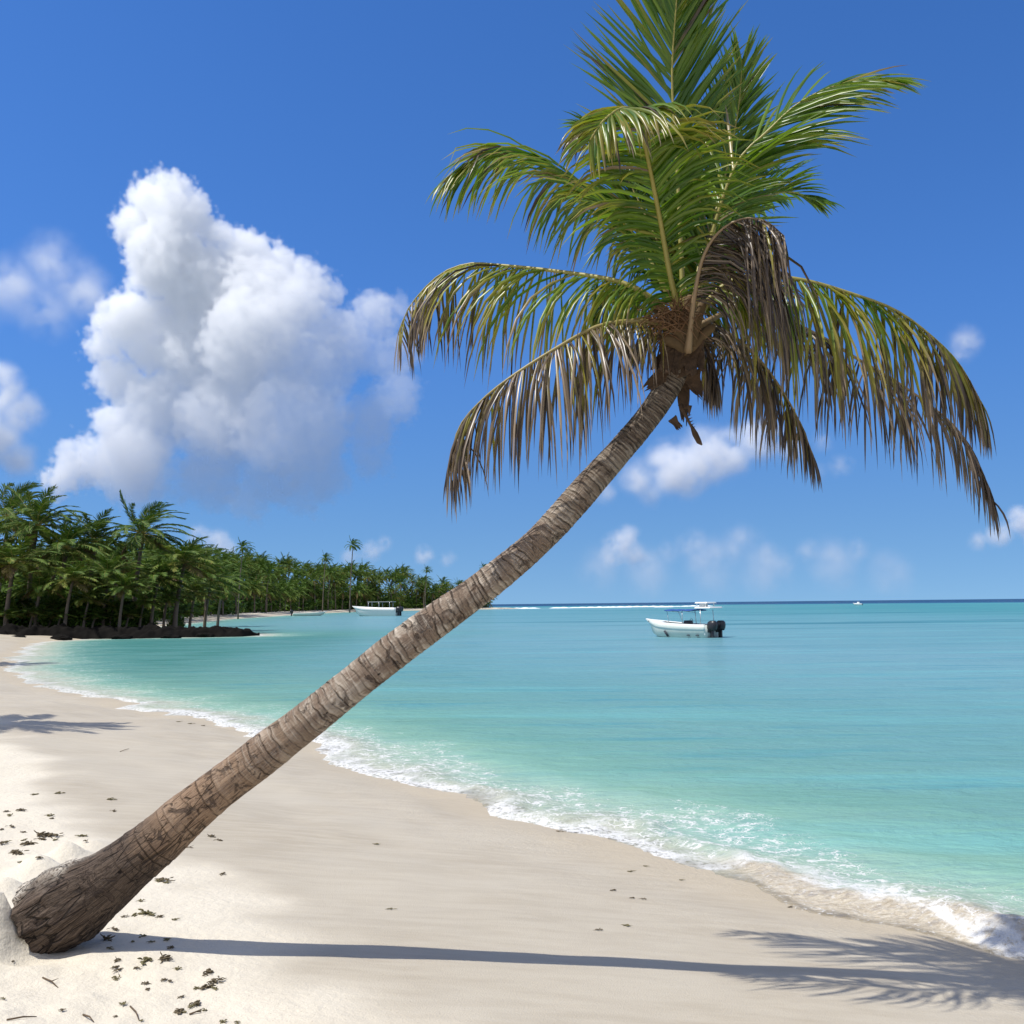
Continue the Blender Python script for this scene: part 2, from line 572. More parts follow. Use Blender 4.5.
nt.l.new(fm.outputs[0], out.inputs['Surface'])

fc = grid_faces(*X.shape)
keep = (s2[fc] < 1.2).any(axis=1)
fc = fc[keep]
used = np.unique(fc)
remap = np.full(len(xf), -1, np.int64); remap[used] = np.arange(len(used))
sea = np_mesh("sea_water", np.stack([xf, yf, Z], -1)[used], remap[fc], {'shore': s2[used]}, mt_w)
tag(sea, kind='structure')

# ------------------------------------------------------------------ bark
def bark_mat(name, tint=1.0):
    mt, nt, b, out = material(name)
    uv = nt.new('ShaderNodeUVMap').outputs[0]
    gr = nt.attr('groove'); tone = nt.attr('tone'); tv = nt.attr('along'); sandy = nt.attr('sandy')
    pos = nt.new('ShaderNodeTexCoord').outputs['Object']
    fine = nt.noise(pos, 70, 5, .65)
    fib = nt.noise(nt.mapping(uv, (26, 3.0, 1)), 3.0, 5, .7)            # vertical fibres
    hor = nt.noise(nt.mapping(uv, (2.0, 60, 1)), 1.5, 4, .6)            # cross wrinkles
    patch = nt.noise(pos, 6.5, 6, .65, .6)
    pale = nt.mix(tone, (.235, .18, .13), (.64, .555, .455))
    brown = nt.mix(fine, (.15, .10, .07), (.33, .25, .185))
    c = nt.mix(nt.maprange(nt.math('ADD', patch, nt.math('MULTIPLY', nt.math('SUBTRACT', fib, .5), .35)), .40, .60), pale, brown)
    # brown foot of the trunk
    foot = nt.maprange(nt.math('ADD', tv, nt.math('MULTIPLY', nt.math('SUBTRACT', patch, .5), 1.0)), 2.0, 1.1)
    footc = nt.mix(nt.maprange(fib, .3, .7), (.17, .10, .06), (.43, .29, .185))
    c = nt.mix(nt.math('MULTIPLY', foot, .85), c, footc)
    low = nt.maprange(nt.math('ADD', tv, nt.math('MULTIPLY', nt.math('SUBTRACT', patch, .5), .5)), 1.0, .62)
    c = nt.mix(nt.math('MULTIPLY', low, .92), c, nt.mix(nt.maprange(nt.noise(nt.mapping(uv, (70, 3.2, 1)), 2.6, 5, .68, .9), .36, .66), (.016, .011, .009), (.135, .10, .076)))
    crk = nt.maprange(nt.voronoi(nt.mapping(uv, (15, 3.4, 1)), 1.6, 'DISTANCE_TO_EDGE'), .0, .055, 1.0, 0.0)
    crk = nt.math('MULTIPLY', nt.math('MULTIPLY', crk, nt.maprange(patch, .42, .56)), nt.maprange(tv, 1.9, .9))
    c = nt.mix(nt.math('MULTIPLY', crk, .65), c, (.016, .011, .008))
    # dark blotches and bore holes
    blot = nt.maprange(nt.noise(nt.mapping(pos, (1, 1, 1), loc=(4, 2, 9)), 9.0, 5, .7, .8), .55, .64)
    c = nt.mix(nt.math('MULTIPLY', blot, .8), c, (.075, .052, .04))
    hole = nt.maprange(nt.voronoi(nt.mapping(uv, (5.0, 5.2, 1)), 2.0), .07, .11, 1.0, 0.0)
    hole = nt.math('MULTIPLY', hole, nt.maprange(nt.noise(pos, 2.1, 2), .5, .56))
    c = nt.mix(hole, c, (.02, .014, .01))
    c = nt.mix(nt.math('MULTIPLY', nt.math('MULTIPLY', nt.maprange(hor, .52, .70), nt.maprange(tv, 1.0, 1.9, .04, 1.0)), .5), c, (.60, .53, .44))
    c = nt.mix(nt.math('MULTIPLY', gr, .72), c, (.05, .035, .025))
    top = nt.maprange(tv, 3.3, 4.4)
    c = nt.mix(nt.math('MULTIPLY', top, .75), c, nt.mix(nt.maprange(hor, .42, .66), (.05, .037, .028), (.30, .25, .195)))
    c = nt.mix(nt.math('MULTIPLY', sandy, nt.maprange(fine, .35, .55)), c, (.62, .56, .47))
    nt.l.new(c, b.inputs['Base Color'])
    b.inputs['Roughness'].default_value = .88
    b.inputs['Specular IOR Level'].default_value = .25
    h = nt.math('ADD', nt.math('MULTIPLY', fine, .35), nt.math('MULTIPLY', fib, .6))
    h = nt.math('ADD', h, nt.math('MULTIPLY', nt.math('MULTIPLY', hor, nt.maprange(tv, .8, 1.9, .1, 1.0)), .5))
    h = nt.math('SUBTRACT', h, nt.math('MULTIPLY', gr, 1.1))
    h = nt.math('SUBTRACT', h, nt.math('MULTIPLY', crk, 1.2))
    h = nt.math('SUBTRACT', h, nt.math('ADD', hole, nt.math('MULTIPLY', blot, .5)))
    nt.l.new(nt.bump(h, 1.0, .022), b.inputs['Normal'])
    return mt


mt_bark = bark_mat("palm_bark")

# main palm: trunk centre line (photo point, width) carried at its own depth
AX = [(42, 921, 75), (68, 904, 78), (91, 889.5, 69), (114, 874, 57.5), (161, 837, 48.5), (194, 808, 44), (252, 763, 40.5), (305, 723.5, 37), (349, 687, 36),
      (411, 638, 35), (456, 607, 32), (512.5, 567, 30), (542, 541, 29.5), (566, 513, 29.5), (588, 486, 29), (617, 452.5, 27),
      (638, 431.5, 26.5), (664.5, 402, 26), (681, 374, 25), (689, 345, 22), (690, 318, 18)]
Y_BASE, Y_TOP = gb.y + .21, 5.5
cum = [0.0]
for a, b_ in zip(AX[:-1], AX[1:]):
    cum.append(cum[-1] + math.hypot(a[0] - b_[0], a[1] - b_[1]))
P, Rr = [], []
for (px, py, w), c_ in zip(AX, cum):
    f = c_ / cum[-1]
    yv = Y_BASE + (Y_TOP - Y_BASE) * f
    P.append(at_y(px, py, yv)); Rr.append(w * .5 / F_PX * (P[-1] - CAM).dot(Fv))
d0 = (P[0] - P[1]).normalized()
P.insert(0, P[0] + d0 * .022); Rr.insert(0, Rr[0] * .93)
P.insert(0, P[0] + d0 * .012); Rr.insert(0, Rr[1] * .5)
PALM_ORIGIN = Vector((P[2].x, P[2].y, 0.0)); PALM_ORIGIN.z = float(land_z([P[2].x], [P[2].y])[0])
CROWN = P[-2].copy()


def catmull(pts, n):
    pts = np.array([list(p) for p in pts], float)
    ext = np.vstack([2 * pts[0] - pts[1], pts, 2 * pts[-1] - pts[-2]])
    seg = np.linalg.norm(np.diff(pts[:, :3], axis=0), axis=1)
    cs = np.concatenate([[0], np.cumsum(seg)])
    u = np.linspace(0, cs[-1], n)
    k = np.clip(np.searchsorted(cs, u, side='right') - 1, 0, len(seg) - 1)
    t = ((u - cs[k]) / seg[k])[:, None]
    p0, p1, p2, p3 = ext[k], ext[k + 1], ext[k + 2], ext[k + 3]
    r = .5 * ((2 * p1) + (-p0 + p2) * t + (2 * p0 - 5 * p1 + 4 * p2 - p3) * t ** 2 + (-p0 + 3 * p1 - 3 * p2 + p3) * t ** 3)
    return r, u


def trunk_mesh(name, P, Rr, mat, parent, nl, na, seed, main=False, origin=Vector((0, 0, 0))):
    A = np.array([[p.x, p.y, p.z, r] for p, r in zip(P, Rr)])
    C, u = catmull(A, nl)
    ctr, rr = C[:, :3], C[:, 3]
    if main:
        kw = 200
        ker = np.hanning(2 * kw + 1); ker /= ker.sum()
        blend = smooth(.9, 1.6, u)[:, None] * smooth(0, .3, u[-1] - u)[:, None]
        pad = np.vstack([np.repeat(ctr[:1], kw, 0), ctr, np.repeat(ctr[-1:], kw, 0)])
        sm_ = np.stack([np.convolve(pad[:, i], ker, 'valid') for i in range(3)], -1)
        ctr = ctr * (1 - blend) + sm_ * blend
    T = np.gradient(ctr, axis=0); T /= np.linalg.norm(T, axis=1)[:, None]
    ref = np.array([0, 1.0, 0]) if main else np.array([1.0, 0, 0])
    Sd = np.cross(T, ref); Sd /= np.linalg.norm(Sd, axis=1)[:, None]
    Bd = np.cross(T, Sd)
    ang = np.linspace(0, 2 * np.pi, na, endpoint=False)
    U, An = np.meshgrid(u, ang, indexing='ij')
    rs = np.random.RandomState(seed)
    # leaf scars
    pos = []; x = .12
    L = u[-1]
    while x < L:
        f = x / L
        pos.append(x)
        if main:
            x += (.075 if f < .26 else .047 if f < .5 else .033 if f < .78 else .028) * rs.uniform(.55, 1.4)
        else:
            x += L / 45 * rs.uniform(.7, 1.3)
    pos = np.array(pos)
    ca, sa_ = np.cos(An), np.sin(An)
    Ue = U + .010 * np.sin(An + 4 * U) + .012 * fbm(ca * 1.3 + 5, sa_ * 1.3, U * 9, oct=3, seed=seed)
    k = np.clip(np.searchsorted(pos, Ue.ravel()) , 1, len(pos) - 1).reshape(Ue.shape)
    d_lo = Ue - pos[k - 1]; d_hi = pos[k] - Ue
    dist = np.minimum(np.abs(d_lo), np.abs(d_hi))
    near = np.where(np.abs(d_lo) < np.abs(d_hi), k - 1, k)
    strength = rs.uniform(.25, 1.0, len(pos) + 1)[near]
    strength = strength * np.clip(.75 + .8 * fbm(ca * 1.6, sa_ * 1.6, near * 3.7, oct=2, seed=seed + 3), 0, 1)
    if main: strength = strength * smooth(.25, .9, U)
    gw = .0034 if main else L / 350
    groove = np.exp(-(dist / gw) ** 2) * strength
    tone = rs.uniform(0, 1, len(pos) + 1)[k]
    tone = np.clip(.75 * tone + .75 * np.exp(-((d_lo / np.maximum(pos[k] - pos[k - 1], 1e-4) - .22) / .16) ** 2) * (.4 + .6 * strength) - .12, 0, 1)  # random ring tone plus a highlight painted on each ring crest
    saw = (d_lo / np.maximum(pos[k] - pos[k - 1], 1e-4))
    rad_ = rr[:, None] * (1 + .050 * (1 - np.clip(saw, 0, 1)) ** 1.5 * strength * (1.0 if main else .4) - .035 * groove)
    rad_ = rad_ * (1 + .05 * fbm(ca * 1.2, sa_ * 1.2, U * 3.2, oct=3, seed=seed + 5))
    if main:
        foot = smooth(.75, .25, U)
        rad_ = rad_ * (1 + foot * (.06 * fbm(ca * 4, sa_ * 4, U * 2.5, oct=3, seed=61) + .075 * fbm(ca * 8, sa_ * 8, U * 13, oct=4, seed=63) * smooth(.50, .12, U) + .03 * np.abs(np.sin(An * 9 + 3 * vnoise(ca * 2, sa_ * 2, U * 4, seed=2)))))
    co = ctr[:, None, :] + rad_[..., None] * (ca[..., None] * Sd[:, None, :] + sa_[..., None] * Bd[:, None, :])
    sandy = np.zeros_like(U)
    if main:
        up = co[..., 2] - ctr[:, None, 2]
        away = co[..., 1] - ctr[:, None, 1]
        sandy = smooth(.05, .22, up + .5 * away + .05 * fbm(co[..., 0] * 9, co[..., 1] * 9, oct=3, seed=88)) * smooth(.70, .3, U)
    co = co.reshape(-1, 3) - np.array(origin)
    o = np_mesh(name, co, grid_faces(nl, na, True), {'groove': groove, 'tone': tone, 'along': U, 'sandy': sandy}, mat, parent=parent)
    me = o.data
    uvl = me.uv_layers.new(name="UVMap")
    li = np.zeros(len(me.loops), np.int32); me.loops.foreach_get('vertex_index', li)
    rows, cols = li // na, li % na
    uu = cols / na
    # close the seam
    q = cols.reshape(-1, 4)
    seam = (q == 0).any(1) & (q == na - 1).any(1)
    uq = uu.reshape(-1, 4); uq[seam] = np.where(q[seam] == 0, 1.0, uq[seam])
    uvs = np.stack([uq.ravel(), u[rows]], -1)
    uvl.data.foreach_set('uv', uvs.astype(np.float32).ravel())
    return o


palm = empty("leaning_palm", PALM_ORIGIN)
tag(palm, "large leaning coconut palm rooted in the near sand, its crown high over the water", "palm tree")
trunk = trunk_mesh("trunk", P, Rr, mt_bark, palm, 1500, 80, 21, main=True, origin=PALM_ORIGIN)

# ------------------------------------------------------------------ leaf material
def leaf_mat(name, greens, yellow, browns, transl=.30, rough=.34, spec=.55):
    mt, nt, b, out = material(name)
    dry = nt.attr('dry'); rn = nt.attr('rnd')
    pos = nt.new('ShaderNodeTexCoord').outputs['Object']
    n = nt.noise(pos, 9.0, 3)
    g = nt.mix(rn, greens[0], greens[1])
    d2 = nt.math('ADD', dry, nt.math('MULTIPLY', nt.math('SUBTRACT', n, .5), .30))
    c = nt.mix(nt.maprange(d2, .26, .56), g, yellow)
    br = nt.mix(nt.math('POWER', rn, 1.7), browns[0], browns[1])
    c = nt.mix(nt.maprange(d2, .44, .70), c, br)
    nt.l.new(c, b.inputs['Base Color'])
    b.inputs['Roughness'].default_value = rough
    b.inputs['Specular IOR Level'].default_value = spec
    tr = nt.new('ShaderNodeBsdfTranslucent')
    nt.l.new(nt.mix(.5, c, nt.mix(1.0, c, (1.0, 1.0, .35), 'MULTIPLY')), tr.inputs[0])
    ms = nt.new('ShaderNodeMixShader')
    nt.l.new(nt.maprange(d2, .4, .8, transl, transl * .35), ms.inputs[0])
    nt.l.new(b.outputs[0], ms.inputs[1]); nt.l.new(tr.outputs[0], ms.inputs[2])
    nt.l.new(ms.outputs[0], out.inputs['Surface'])
    return mt


mt_leaf = leaf_mat("palm_leaf", ((.055, .14, .012), (.18, .28, .025)), (.34, .30, .038), ((.034, .021, .014), (.33, .25, .17)), transl=.42)
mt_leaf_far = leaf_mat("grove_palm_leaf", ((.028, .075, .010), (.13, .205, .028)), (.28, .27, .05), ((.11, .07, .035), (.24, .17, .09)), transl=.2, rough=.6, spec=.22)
mt_rachis, nt, b, out = material("frond_midrib")
dr = nt.attr('dry')
cc = nt.mix(nt.noise(nt.new('ShaderNodeTexCoord').outputs['Object'], 14, 4), (.22, .20, .04), (.36, .31, .08))
nt.l.new(nt.mix(nt.maprange(dr, .4, .75), cc, (.24, .165, .09)), b.inputs['Base Color'])
b.inputs['Roughness'].default_value = .5


def frond(parent, ctrl, rng, pairs=70, length=.55, width=.017, hint=(0, 1, 0), droop=.35, vang=12, a0=70, a1=22, start=.16,
          dry=.2, tipdry=.0, leafdry=.0, miss=.03, segs=5, twist=.5, rbase=.017, mats=(None, None), names=("frond", "midrib"), oneside=None,
          lenprof=None, kink=.0, mb=None, rb=None, local=Vector((0, 0, 0)), bunch=0.0):
    main_ = mb is None
    fresh = main_ and vang > -20
    if main_: pairs = int(pairs * (2.15 if fresh else 1.95)); width *= (1.6 if fresh else 1.4)
    gaps = [(rng.random(), rng.uniform(.008, .03), rng.choice((-1, 1))) for _ in range(7)] if main_ else []
    clump = [rng.gauss(0, 1) for _ in range(40)]
    mb = mb or MB(); rb = rb or MB()
    A = [list(Vector(p) - local) for p in ctrl]
    C, u = catmull(A, 60)
    L = u[-1]
    hint = Vector(hint)
    T = np.gradient(C, axis=0)

    nsign = [1.0]

    def frame(x):
        f = x * 59; i = min(int(f), 58); t = f - i
        p = Vector(C[i] * (1 - t) + C[i + 1] * t)
        tg = Vector(T[i] * (1 - t) + T[i + 1] * t).normalized()
        s = hint - tg * hint.dot(tg); s.normalize()
        n = s.cross(tg)
        return p, tg, s, n * nsign[0]

    if frame(.6)[3].z < 0: nsign[0] = -1.0

    # midrib
    npt = 26
    pts = [frame(i / (npt - 1))[0] for i in range(npt)]
    rd = [rbase * ((1.35 - .35 * min(1, (i / npt) / .12)) * (1 - .88 * (i / (npt - 1)) ** .8)) + .0012 * rbase / .017 for i in range(npt)]
    rb.tube(pts, rd, 6, True, {'dry': dry})
    for k in range(pairs):
        for sg in (-1, 1):
            if rng.random() < miss: continue
            w0_ = k / (pairs - 1)
            if any(abs(w0_ - gc) < gh and sg == gs and rng.random() < .8 for gc, gh, gs in gaps): continue
            if oneside and sg != oneside and rng.random() < .75: continue
            x = start + (1 - start) * ((k + rng.uniform(-.3, .3)) / (pairs - 1))
            x = min(max(x, start), 1.0)
            w_ = (x - start) / (1 - start)
            p, tg, s, n = frame(x)
            prof = (.45 + .55 * min(1, w_ / .28)) if w_ < .28 else (1 - .62 * ((w_ - .28) / .72) ** 1.6)
            if lenprof: prof = lenprof(w_)
            Ls = length * prof * (rng.uniform(.80, 1.12) if rng.random() > .10 or not main_ else rng.uniform(.35, .75))
            cl = clump[int(w0_ * 19) * 2 + (sg > 0)] if main_ else 0.0
            a = rad(a0 + (a1 - a0) * w_ + rng.gauss(0, (5 if fresh else 8 if main_ else 4) + 8 * kink) + (3.0 if fresh else 5.0) * cl)
            v = rad(vang + rng.gauss(0, 6 if fresh else 11 if main_ else 5))
            d = tg * math.cos(a) + (s * (sg * math.cos(v)) + n * math.sin(v)) * math.sin(a)
            d.normalize()
            wv = (tg - d * tg.dot(d))
            if wv.length < 1e-3: wv = n.copy()
            wv.normalize()
            tw = rng.gauss(0, twist)
            wv = Quaternion(d, tw) @ wv
            g0 = droop * rng.uniform(.75, 1.3)
            lr = rng.random()
            ld = dry + tipdry * w_ ** 1.5 + rng.gauss(0, .08 if main_ else .06) + (.05 * cl) + (rng.uniform(.15, .5) if main_ and rng.random() < .07 else 0)
            broken = rng.random() < kink
            kb = rng.randint(1, segs - 1)
            base = len(mb.v)
            q = p.copy()
            for j in range(segs + 1):
                t = j / segs
                ww = width * (.55 + .9 * t if t < .3 else .82 * (1 - ((t - .3) / .7) ** 2.2) + .02) * (.6 + .4 * prof)
                nn = d.cross(wv)
                fold = nn * (ww * .28)
                for vtx in (q - wv * (ww * .5) + fold, q - fold * .6, q + wv * (ww * .5) + fold):
                    mb.v.append(vtx)
                    mb.att('dry', min(1.2, max(0, ld + leafdry * t * t)))
                    mb.att('rnd', lr)
                if j < segs:
                    q = q + d * (Ls / segs)
                    gg = g0 * (.35 + 1.1 * t)
                    if broken and j == kb: gg += 1.6
                    d = d + Vector((rng.gauss(0, .03), rng.gauss(0, .03), -gg))
                    d.normalize()
                    wv = wv - d * wv.dot(d)
                    if wv.length < 1e-4: wv = d.orthogonal()
                    wv.normalize()
            for j in range(segs):
                o = base + j * 3
                mb.f.append((o, o + 1, o + 4, o + 3)); mb.f.append((o + 1, o + 2, o + 5, o + 4))
    if mats[0] is None: return mb, rb
    fo = mb.build(names[0], mats[0], parent)
    rb.build(names[1], mats[1], fo)
    return fo


def cp(px, py, dy):
    return at_y(px, py, Y_TOP + dy)


rng = random.Random(11)
H0 = (689, 330, 0.0)
FR = [
    # upright spear frond at the top
    dict(c=[(684, 325, 0), (680, 230, .05), (676, 150, .08), (672, 70, .05), (679, -30, -.05)], pairs=64, length=.80, droop=.03, hint=(1, .15, 0), vang=14, a0=50, a1=20, dry=.16, leafdry=.22, start=.34, twist=.25),
    # behind it, leaning right
    dict(c=[(690, 325, .1), (706, 250, .3), (724, 180, .45), (738, 110, .5), (742, 60, .4)], pairs=56, length=.60, droop=.06, hint=(.9, .4, .2), vang=8, a0=52, a1=24, dry=.08, leafdry=.2, start=.22, twist=.3),
    # arching right
    dict(c=[(692, 325, .05), (708, 250, .0), (735, 167, -.1), (767, 132, -.15), (802, 101, -.2), (845, 83, -.25), (885, 78, -.3)], pairs=52, length=.66, droop=.14, hint=(.55, -.75, -.35), vang=-10, a0=58, a1=24, dry=.17, leafdry=.2, start=.3, twist=.35, oneside=1),
    # second young one right, low and dark
    dict(c=[(692, 325, .2), (712, 265, .45), (745, 212, .7), (785, 192, .85), (815, 200, .9)], pairs=48, length=.55, droop=.2, hint=(.2, 1, 0), vang=5, a0=62, a1=22, dry=.05, leafdry=.1, start=.12),
    # arching left
    dict(c=[(682, 325, 0), (655, 270, .0), (622, 222, .12), (578, 183, .22), (535, 158, .3), (495, 156, .35), (455, 174, .38)], pairs=58, length=.80, droop=.42, hint=(.1, 1, .1), vang=-16, a0=60, a1=36, dry=.18, leafdry=.28, start=.2, kink=.04),
    # behind left fill
    dict(c=[(684, 325, .15), (660, 250, .35), (630, 185, .5), (605, 140, .55), (590, 130, .5)], pairs=50, length=.55, droop=.2, hint=(.7, .7, 0), vang=5, a0=60, a1=24, dry=.08, leafdry=.2, start=.12),
    dict(c=[(688, 325, .2), (684, 265, .4), (676, 200, .6), (668, 160, .65)], pairs=48, length=.55, droop=.12, hint=(1, .2, 0), vang=5, a0=66, a1=30, dry=.04, leafdry=.1, start=.08),
    dict(c=[(690, 325, .2), (700, 262, .38), (718, 205, .55), (742, 160, .7), (760, 150, .75)], pairs=46, length=.55, droop=.2, hint=(.8, .4, 0), vang=0, a0=66, a1=30, dry=.04, leafdry=.1, start=.08),
    dict(c=[(684, 325, .2), (664, 268, .35), (640, 222, .5), (612, 196, .6), (595, 200, .65)], pairs=46, length=.5, droop=.3, hint=(.5, .8, 0), vang=-5, a0=66, a1=30, dry=.06, leafdry=.2, start=.08),
    # front frond arching over towards the camera
    dict(c=[(686, 332, -.08), (672, 285, -.2), (660, 220, -.32), (648, 160, -.5), (637, 116, -.75), (622, 108, -1.0), (602, 122, -1.15), (590, 140, -1.2)], pairs=72, length=.56, droop=.45, hint=(1, .1, 0), vang=-10, a0=70, a1=34, dry=.17, tipdry=.24, leafdry=.28, start=.10, rbase=.02, kink=.08),
    # left, half brown
    dict(c=[(680, 325, -.05), (650, 297, -.15), (617, 281, -.1), (555, 271, .1), (499, 265, .3), (467, 264, .42), (438, 276, .5), (410, 306, .58), (398, 334, .62)], pairs=46, length=.80, droop=.8, hint=(.1, 1, 0), vang=-55, a0=88, a1=38, dry=.25, tipdry=.40, leafdry=.38, start=.10, twist=.8, kink=.06, width=.0165),
    # lower left, dry
    dict(c=[(680, 335, -.05), (660, 325, -.15), (639, 321, -.2), (599, 326, -.25), (555, 349, -.3), (511, 377, -.3), (480, 402, -.25), (458, 430, -.2), (449, 472, -.15)], pairs=60, length=.72, droop=.8, hint=(.1, 1, 0), vang=-55, a0=86, a1=20, dry=.56, tipdry=.22, leafdry=.28, start=.08, twist=.9, kink=.12, width=.0145),
    # dead, collapsed in front of the heart
    dict(c=[(688, 352, -.14), (694, 300, -.32), (703, 258, -.44), (719, 232, -.52), (742, 219, -.57), (765, 221, -.6), (784, 236, -.6)], pairs=48, length=.84, droop=1.5, hint=(.35, -.93, 0), vang=-62, a0=82, a1=60, dry=.78, tipdry=.05, start=.28, twist=1.1, kink=.12, width=.013),
    # long one to the right
    dict(c=[(692, 325, -.05), (718, 290, -.1), (749, 276, -.15), (802, 280, -.2), (852, 294, -.2), (895, 310, -.2), (930, 335, -.2), (959, 364, -.15), (982, 404, -.1)], pairs=58, length=.80, droop=.8, hint=(.1, 1, 0), vang=-55, a0=88, a1=20, dry=.31, tipdry=.32, leafdry=.34, start=.08, twist=.8, kink=.06, width=.0165),
    # dark one below it, its shade partly painted in as extra dryness
    dict(c=[(692, 330, .1), (730, 312, .2), (775, 316, .4), (827, 340, .6), (859, 360, .7), (891, 378, .8), (927, 403, .9), (959, 431, .97), (982, 472, 1.0), (992, 500, 1.0)], pairs=56, length=.72, droop=.8, hint=(.1, 1, 0), vang=-52, a0=86, a1=10, dry=.70, tipdry=.18, leafdry=.2, start=.14, twist=.8, kink=.06, width=.015),
    # lower right
    dict(c=[(692, 338, .1), (708, 325, .18), (730, 335, .22), (752, 352, .32), (777, 383, .42), (799, 421, .5), (814, 458, .52)], pairs=42, length=.60, droop=.8, hint=(.2, 1, 0), vang=-50, a0=84, a1=10, dry=.64, tipdry=.15, leafdry=.15, start=.06, twist=.9, kink=.08, width=.0145),
    # small dead ones hanging straight down
    dict(c=[(692, 345, .05), (702, 342, .1), (712, 358, .12), (718, 380, .12)], pairs=30, length=.40, droop=.9, hint=(.4, 1, 0), vang=-40, a0=60, a1=20, dry=.8, start=.05, twist=1.0, kink=.1, width=.011, rbase=.010),
    dict(c=[(684, 345, .05), (668, 334, .1), (648, 336, .15), (634, 348, .15)], pairs=30, length=.30, droop=.9, hint=(.1, 1, 0), vang=-40, a0=60, a1=20, dry=.72, start=.05, twist=1.0, kink=.1, width=.010, rbase=.010),
    # short green one left behind the heart
    dict(c=[(682, 325, .1), (655, 300, .25), (630, 290, .4), (606, 300, .5), (592, 318, .5)], pairs=34, length=.42, droop=.4, hint=(.2, 1, 0), vang=-30, a0=70, a1=30, dry=.24, leafdry=.3, start=.1, width=.014),
    dict(c=[(690, 325, .15), (715, 295, .3), (745, 285, .45), (778, 300, .5), (796, 322, .5)], pairs=40, length=.6, droop=.5, hint=(.2, 1, 0), vang=-35, a0=75, a1=30, dry=.4, leafdry=.3, start=.1, width=.015),
]
for fd_ in FR:
    c = [cp(*q) for q in fd_.pop('c')]
    frond(palm, c, rng, mats=(mt_leaf, mt_rachis), local=PALM_ORIGIN, **fd_)

# heart of the crown: fibre sheaths, dry flower stalks, husk scraps
mt_fibre = flat_mat("leaf_sheath_fibre", (.075, .048, .03), .9, .55, 30, .2, bump=.8)
mt_stalk = flat_mat("dry_flower_stalk", (.20, .115, .06), .8, .4, 25, .2)
mt_husk = flat_mat("petiole_base", (.12, .08, .04), .85, .6, 16, .3, bump=.4)


def ragged_sheet(name, base_px, tip_px, w0, w1, dy0, dy1, curl, mat, seed, nu=14, nv=8):
    r = random.Random(seed)
    a, b_ = cp(base_px[0], base_px[1], dy0) - PALM_ORIGIN, cp(tip_px[0], tip_px[1], dy1) - PALM_ORIGIN
    ax = (b_ - a); side = ax.cross(Vector((0, 1, .2))).normalized(); nrm = side.cross(ax).normalized()
    mb = MB()
    edge = [r.uniform(.75, 1.1) for _ in range(nv + 1)]
    for i in range(nu + 1):
        for j in range(nv + 1):
            t = i / nu * edge[j]; s = (j / nv - .5)
            w = w0 + (w1 - w0) * t
            w *= 1 + .12 * math.sin(9 * t + seed)
            p = a + ax * t + side * (s * w) + nrm * (curl * math.sin(math.pi * t) + .5 * w * (.25 - s * s) + r.uniform(-.003, .003))
            mb.v.append(p)
    for i in range(nu):
        for j in range(nv):
            k = i * (nv + 1) + j
            mb.f.append((k, k + 1, k + nv + 2, k + nv + 1))
    o = mb.build(name, mat, palm)
    md = o.modifiers.new("thick", 'SOLIDIFY'); md.thickness = .004
    return o


for i, (bp, tp, w0, w1, d0_, d1_, cu) in enumerate([
    ((682, 360), (644, 390), .16, .03, -.09, -.10, .03), ((676, 350), (655, 372), .14, .08, -.05, -.02, .02), ((690, 372), (702, 398), .13, .02, -.03, -.04, .02),
    ((684, 372), (684, 424), .09, .035, .03, .04, .015), ((690, 345), (700, 372), .14, .06, -.08, -.12, .02), ((676, 335), (668, 372), .16, .10, -.11, -.14, .02),
    ((690, 330), (684, 375), .17, .12, -.10, -.125, .02), ((672, 418), (681, 430), .05, .03, -.02, -.02, .004)]):
    ragged_sheet("leaf_sheath", bp, tp, w0, w1, d0_, d1_, cu, mt_fibre, i)
# bulb of petiole bases
for i, (px, py, qx, qy, dy, r0) in enumerate([(688, 350, 660, 338, -.12, .045), (689, 338, 650, 305, -.08, .035), (688, 345, 676, 300, -.14, .04), (690, 345, 704, 300, -.14, .035),
                                              (690, 350, 715, 325, -.10, .035), (688, 345, 665, 320, -.15, .035), (690, 340, 690, 295, -.05, .045)]):
    mb = MB()
    a, b_ = cp(px, py, dy * .6) - PALM_ORIGIN, cp(qx, qy, dy) - PALM_ORIGIN
    pts = [a + (b_ - a) * (k / 9) + Vector((0, 0, .012 * math.sin(k / 9 * math.pi))) for k in range(10)]
    mb.tube(pts, [r0 * (1 - .35 * (k / 9) - (.35 if k == 9 else 0)) for k in range(10)], 10)
    mb.build("petiole_base", mt_husk, palm)
# flower stalks: thin tangled strings
for q in range(3):
    mb = MB()
    cx, cy = ((668, 318), (655, 322), (680, 310))[q]
    for k in range(60):
        a = cp(cx + rng.uniform(-8, 14), cy + rng.uniform(-4, 14), rng.uniform(-.2, -.08)) - PALM_ORIGIN
        d = Vector((rng.uniform(-1, .6), rng.uniform(-.7, .1), rng.uniform(-.3, .9))).normalized()
        pts = []
        Ls = rng.uniform(.08, .22)
        for s_ in range(6):
            pts.append(a.copy()); a = a + d * (Ls / 5); d = (d + Vector((rng.gauss(0, .2), rng.gauss(0, .2), -.25))).normalized()
        mb.tube(pts, [.004 * (1 - .12 * s_) for s_ in range(6)], 5, False)
    mb.build("flower_stalk", mt_stalk, palm)
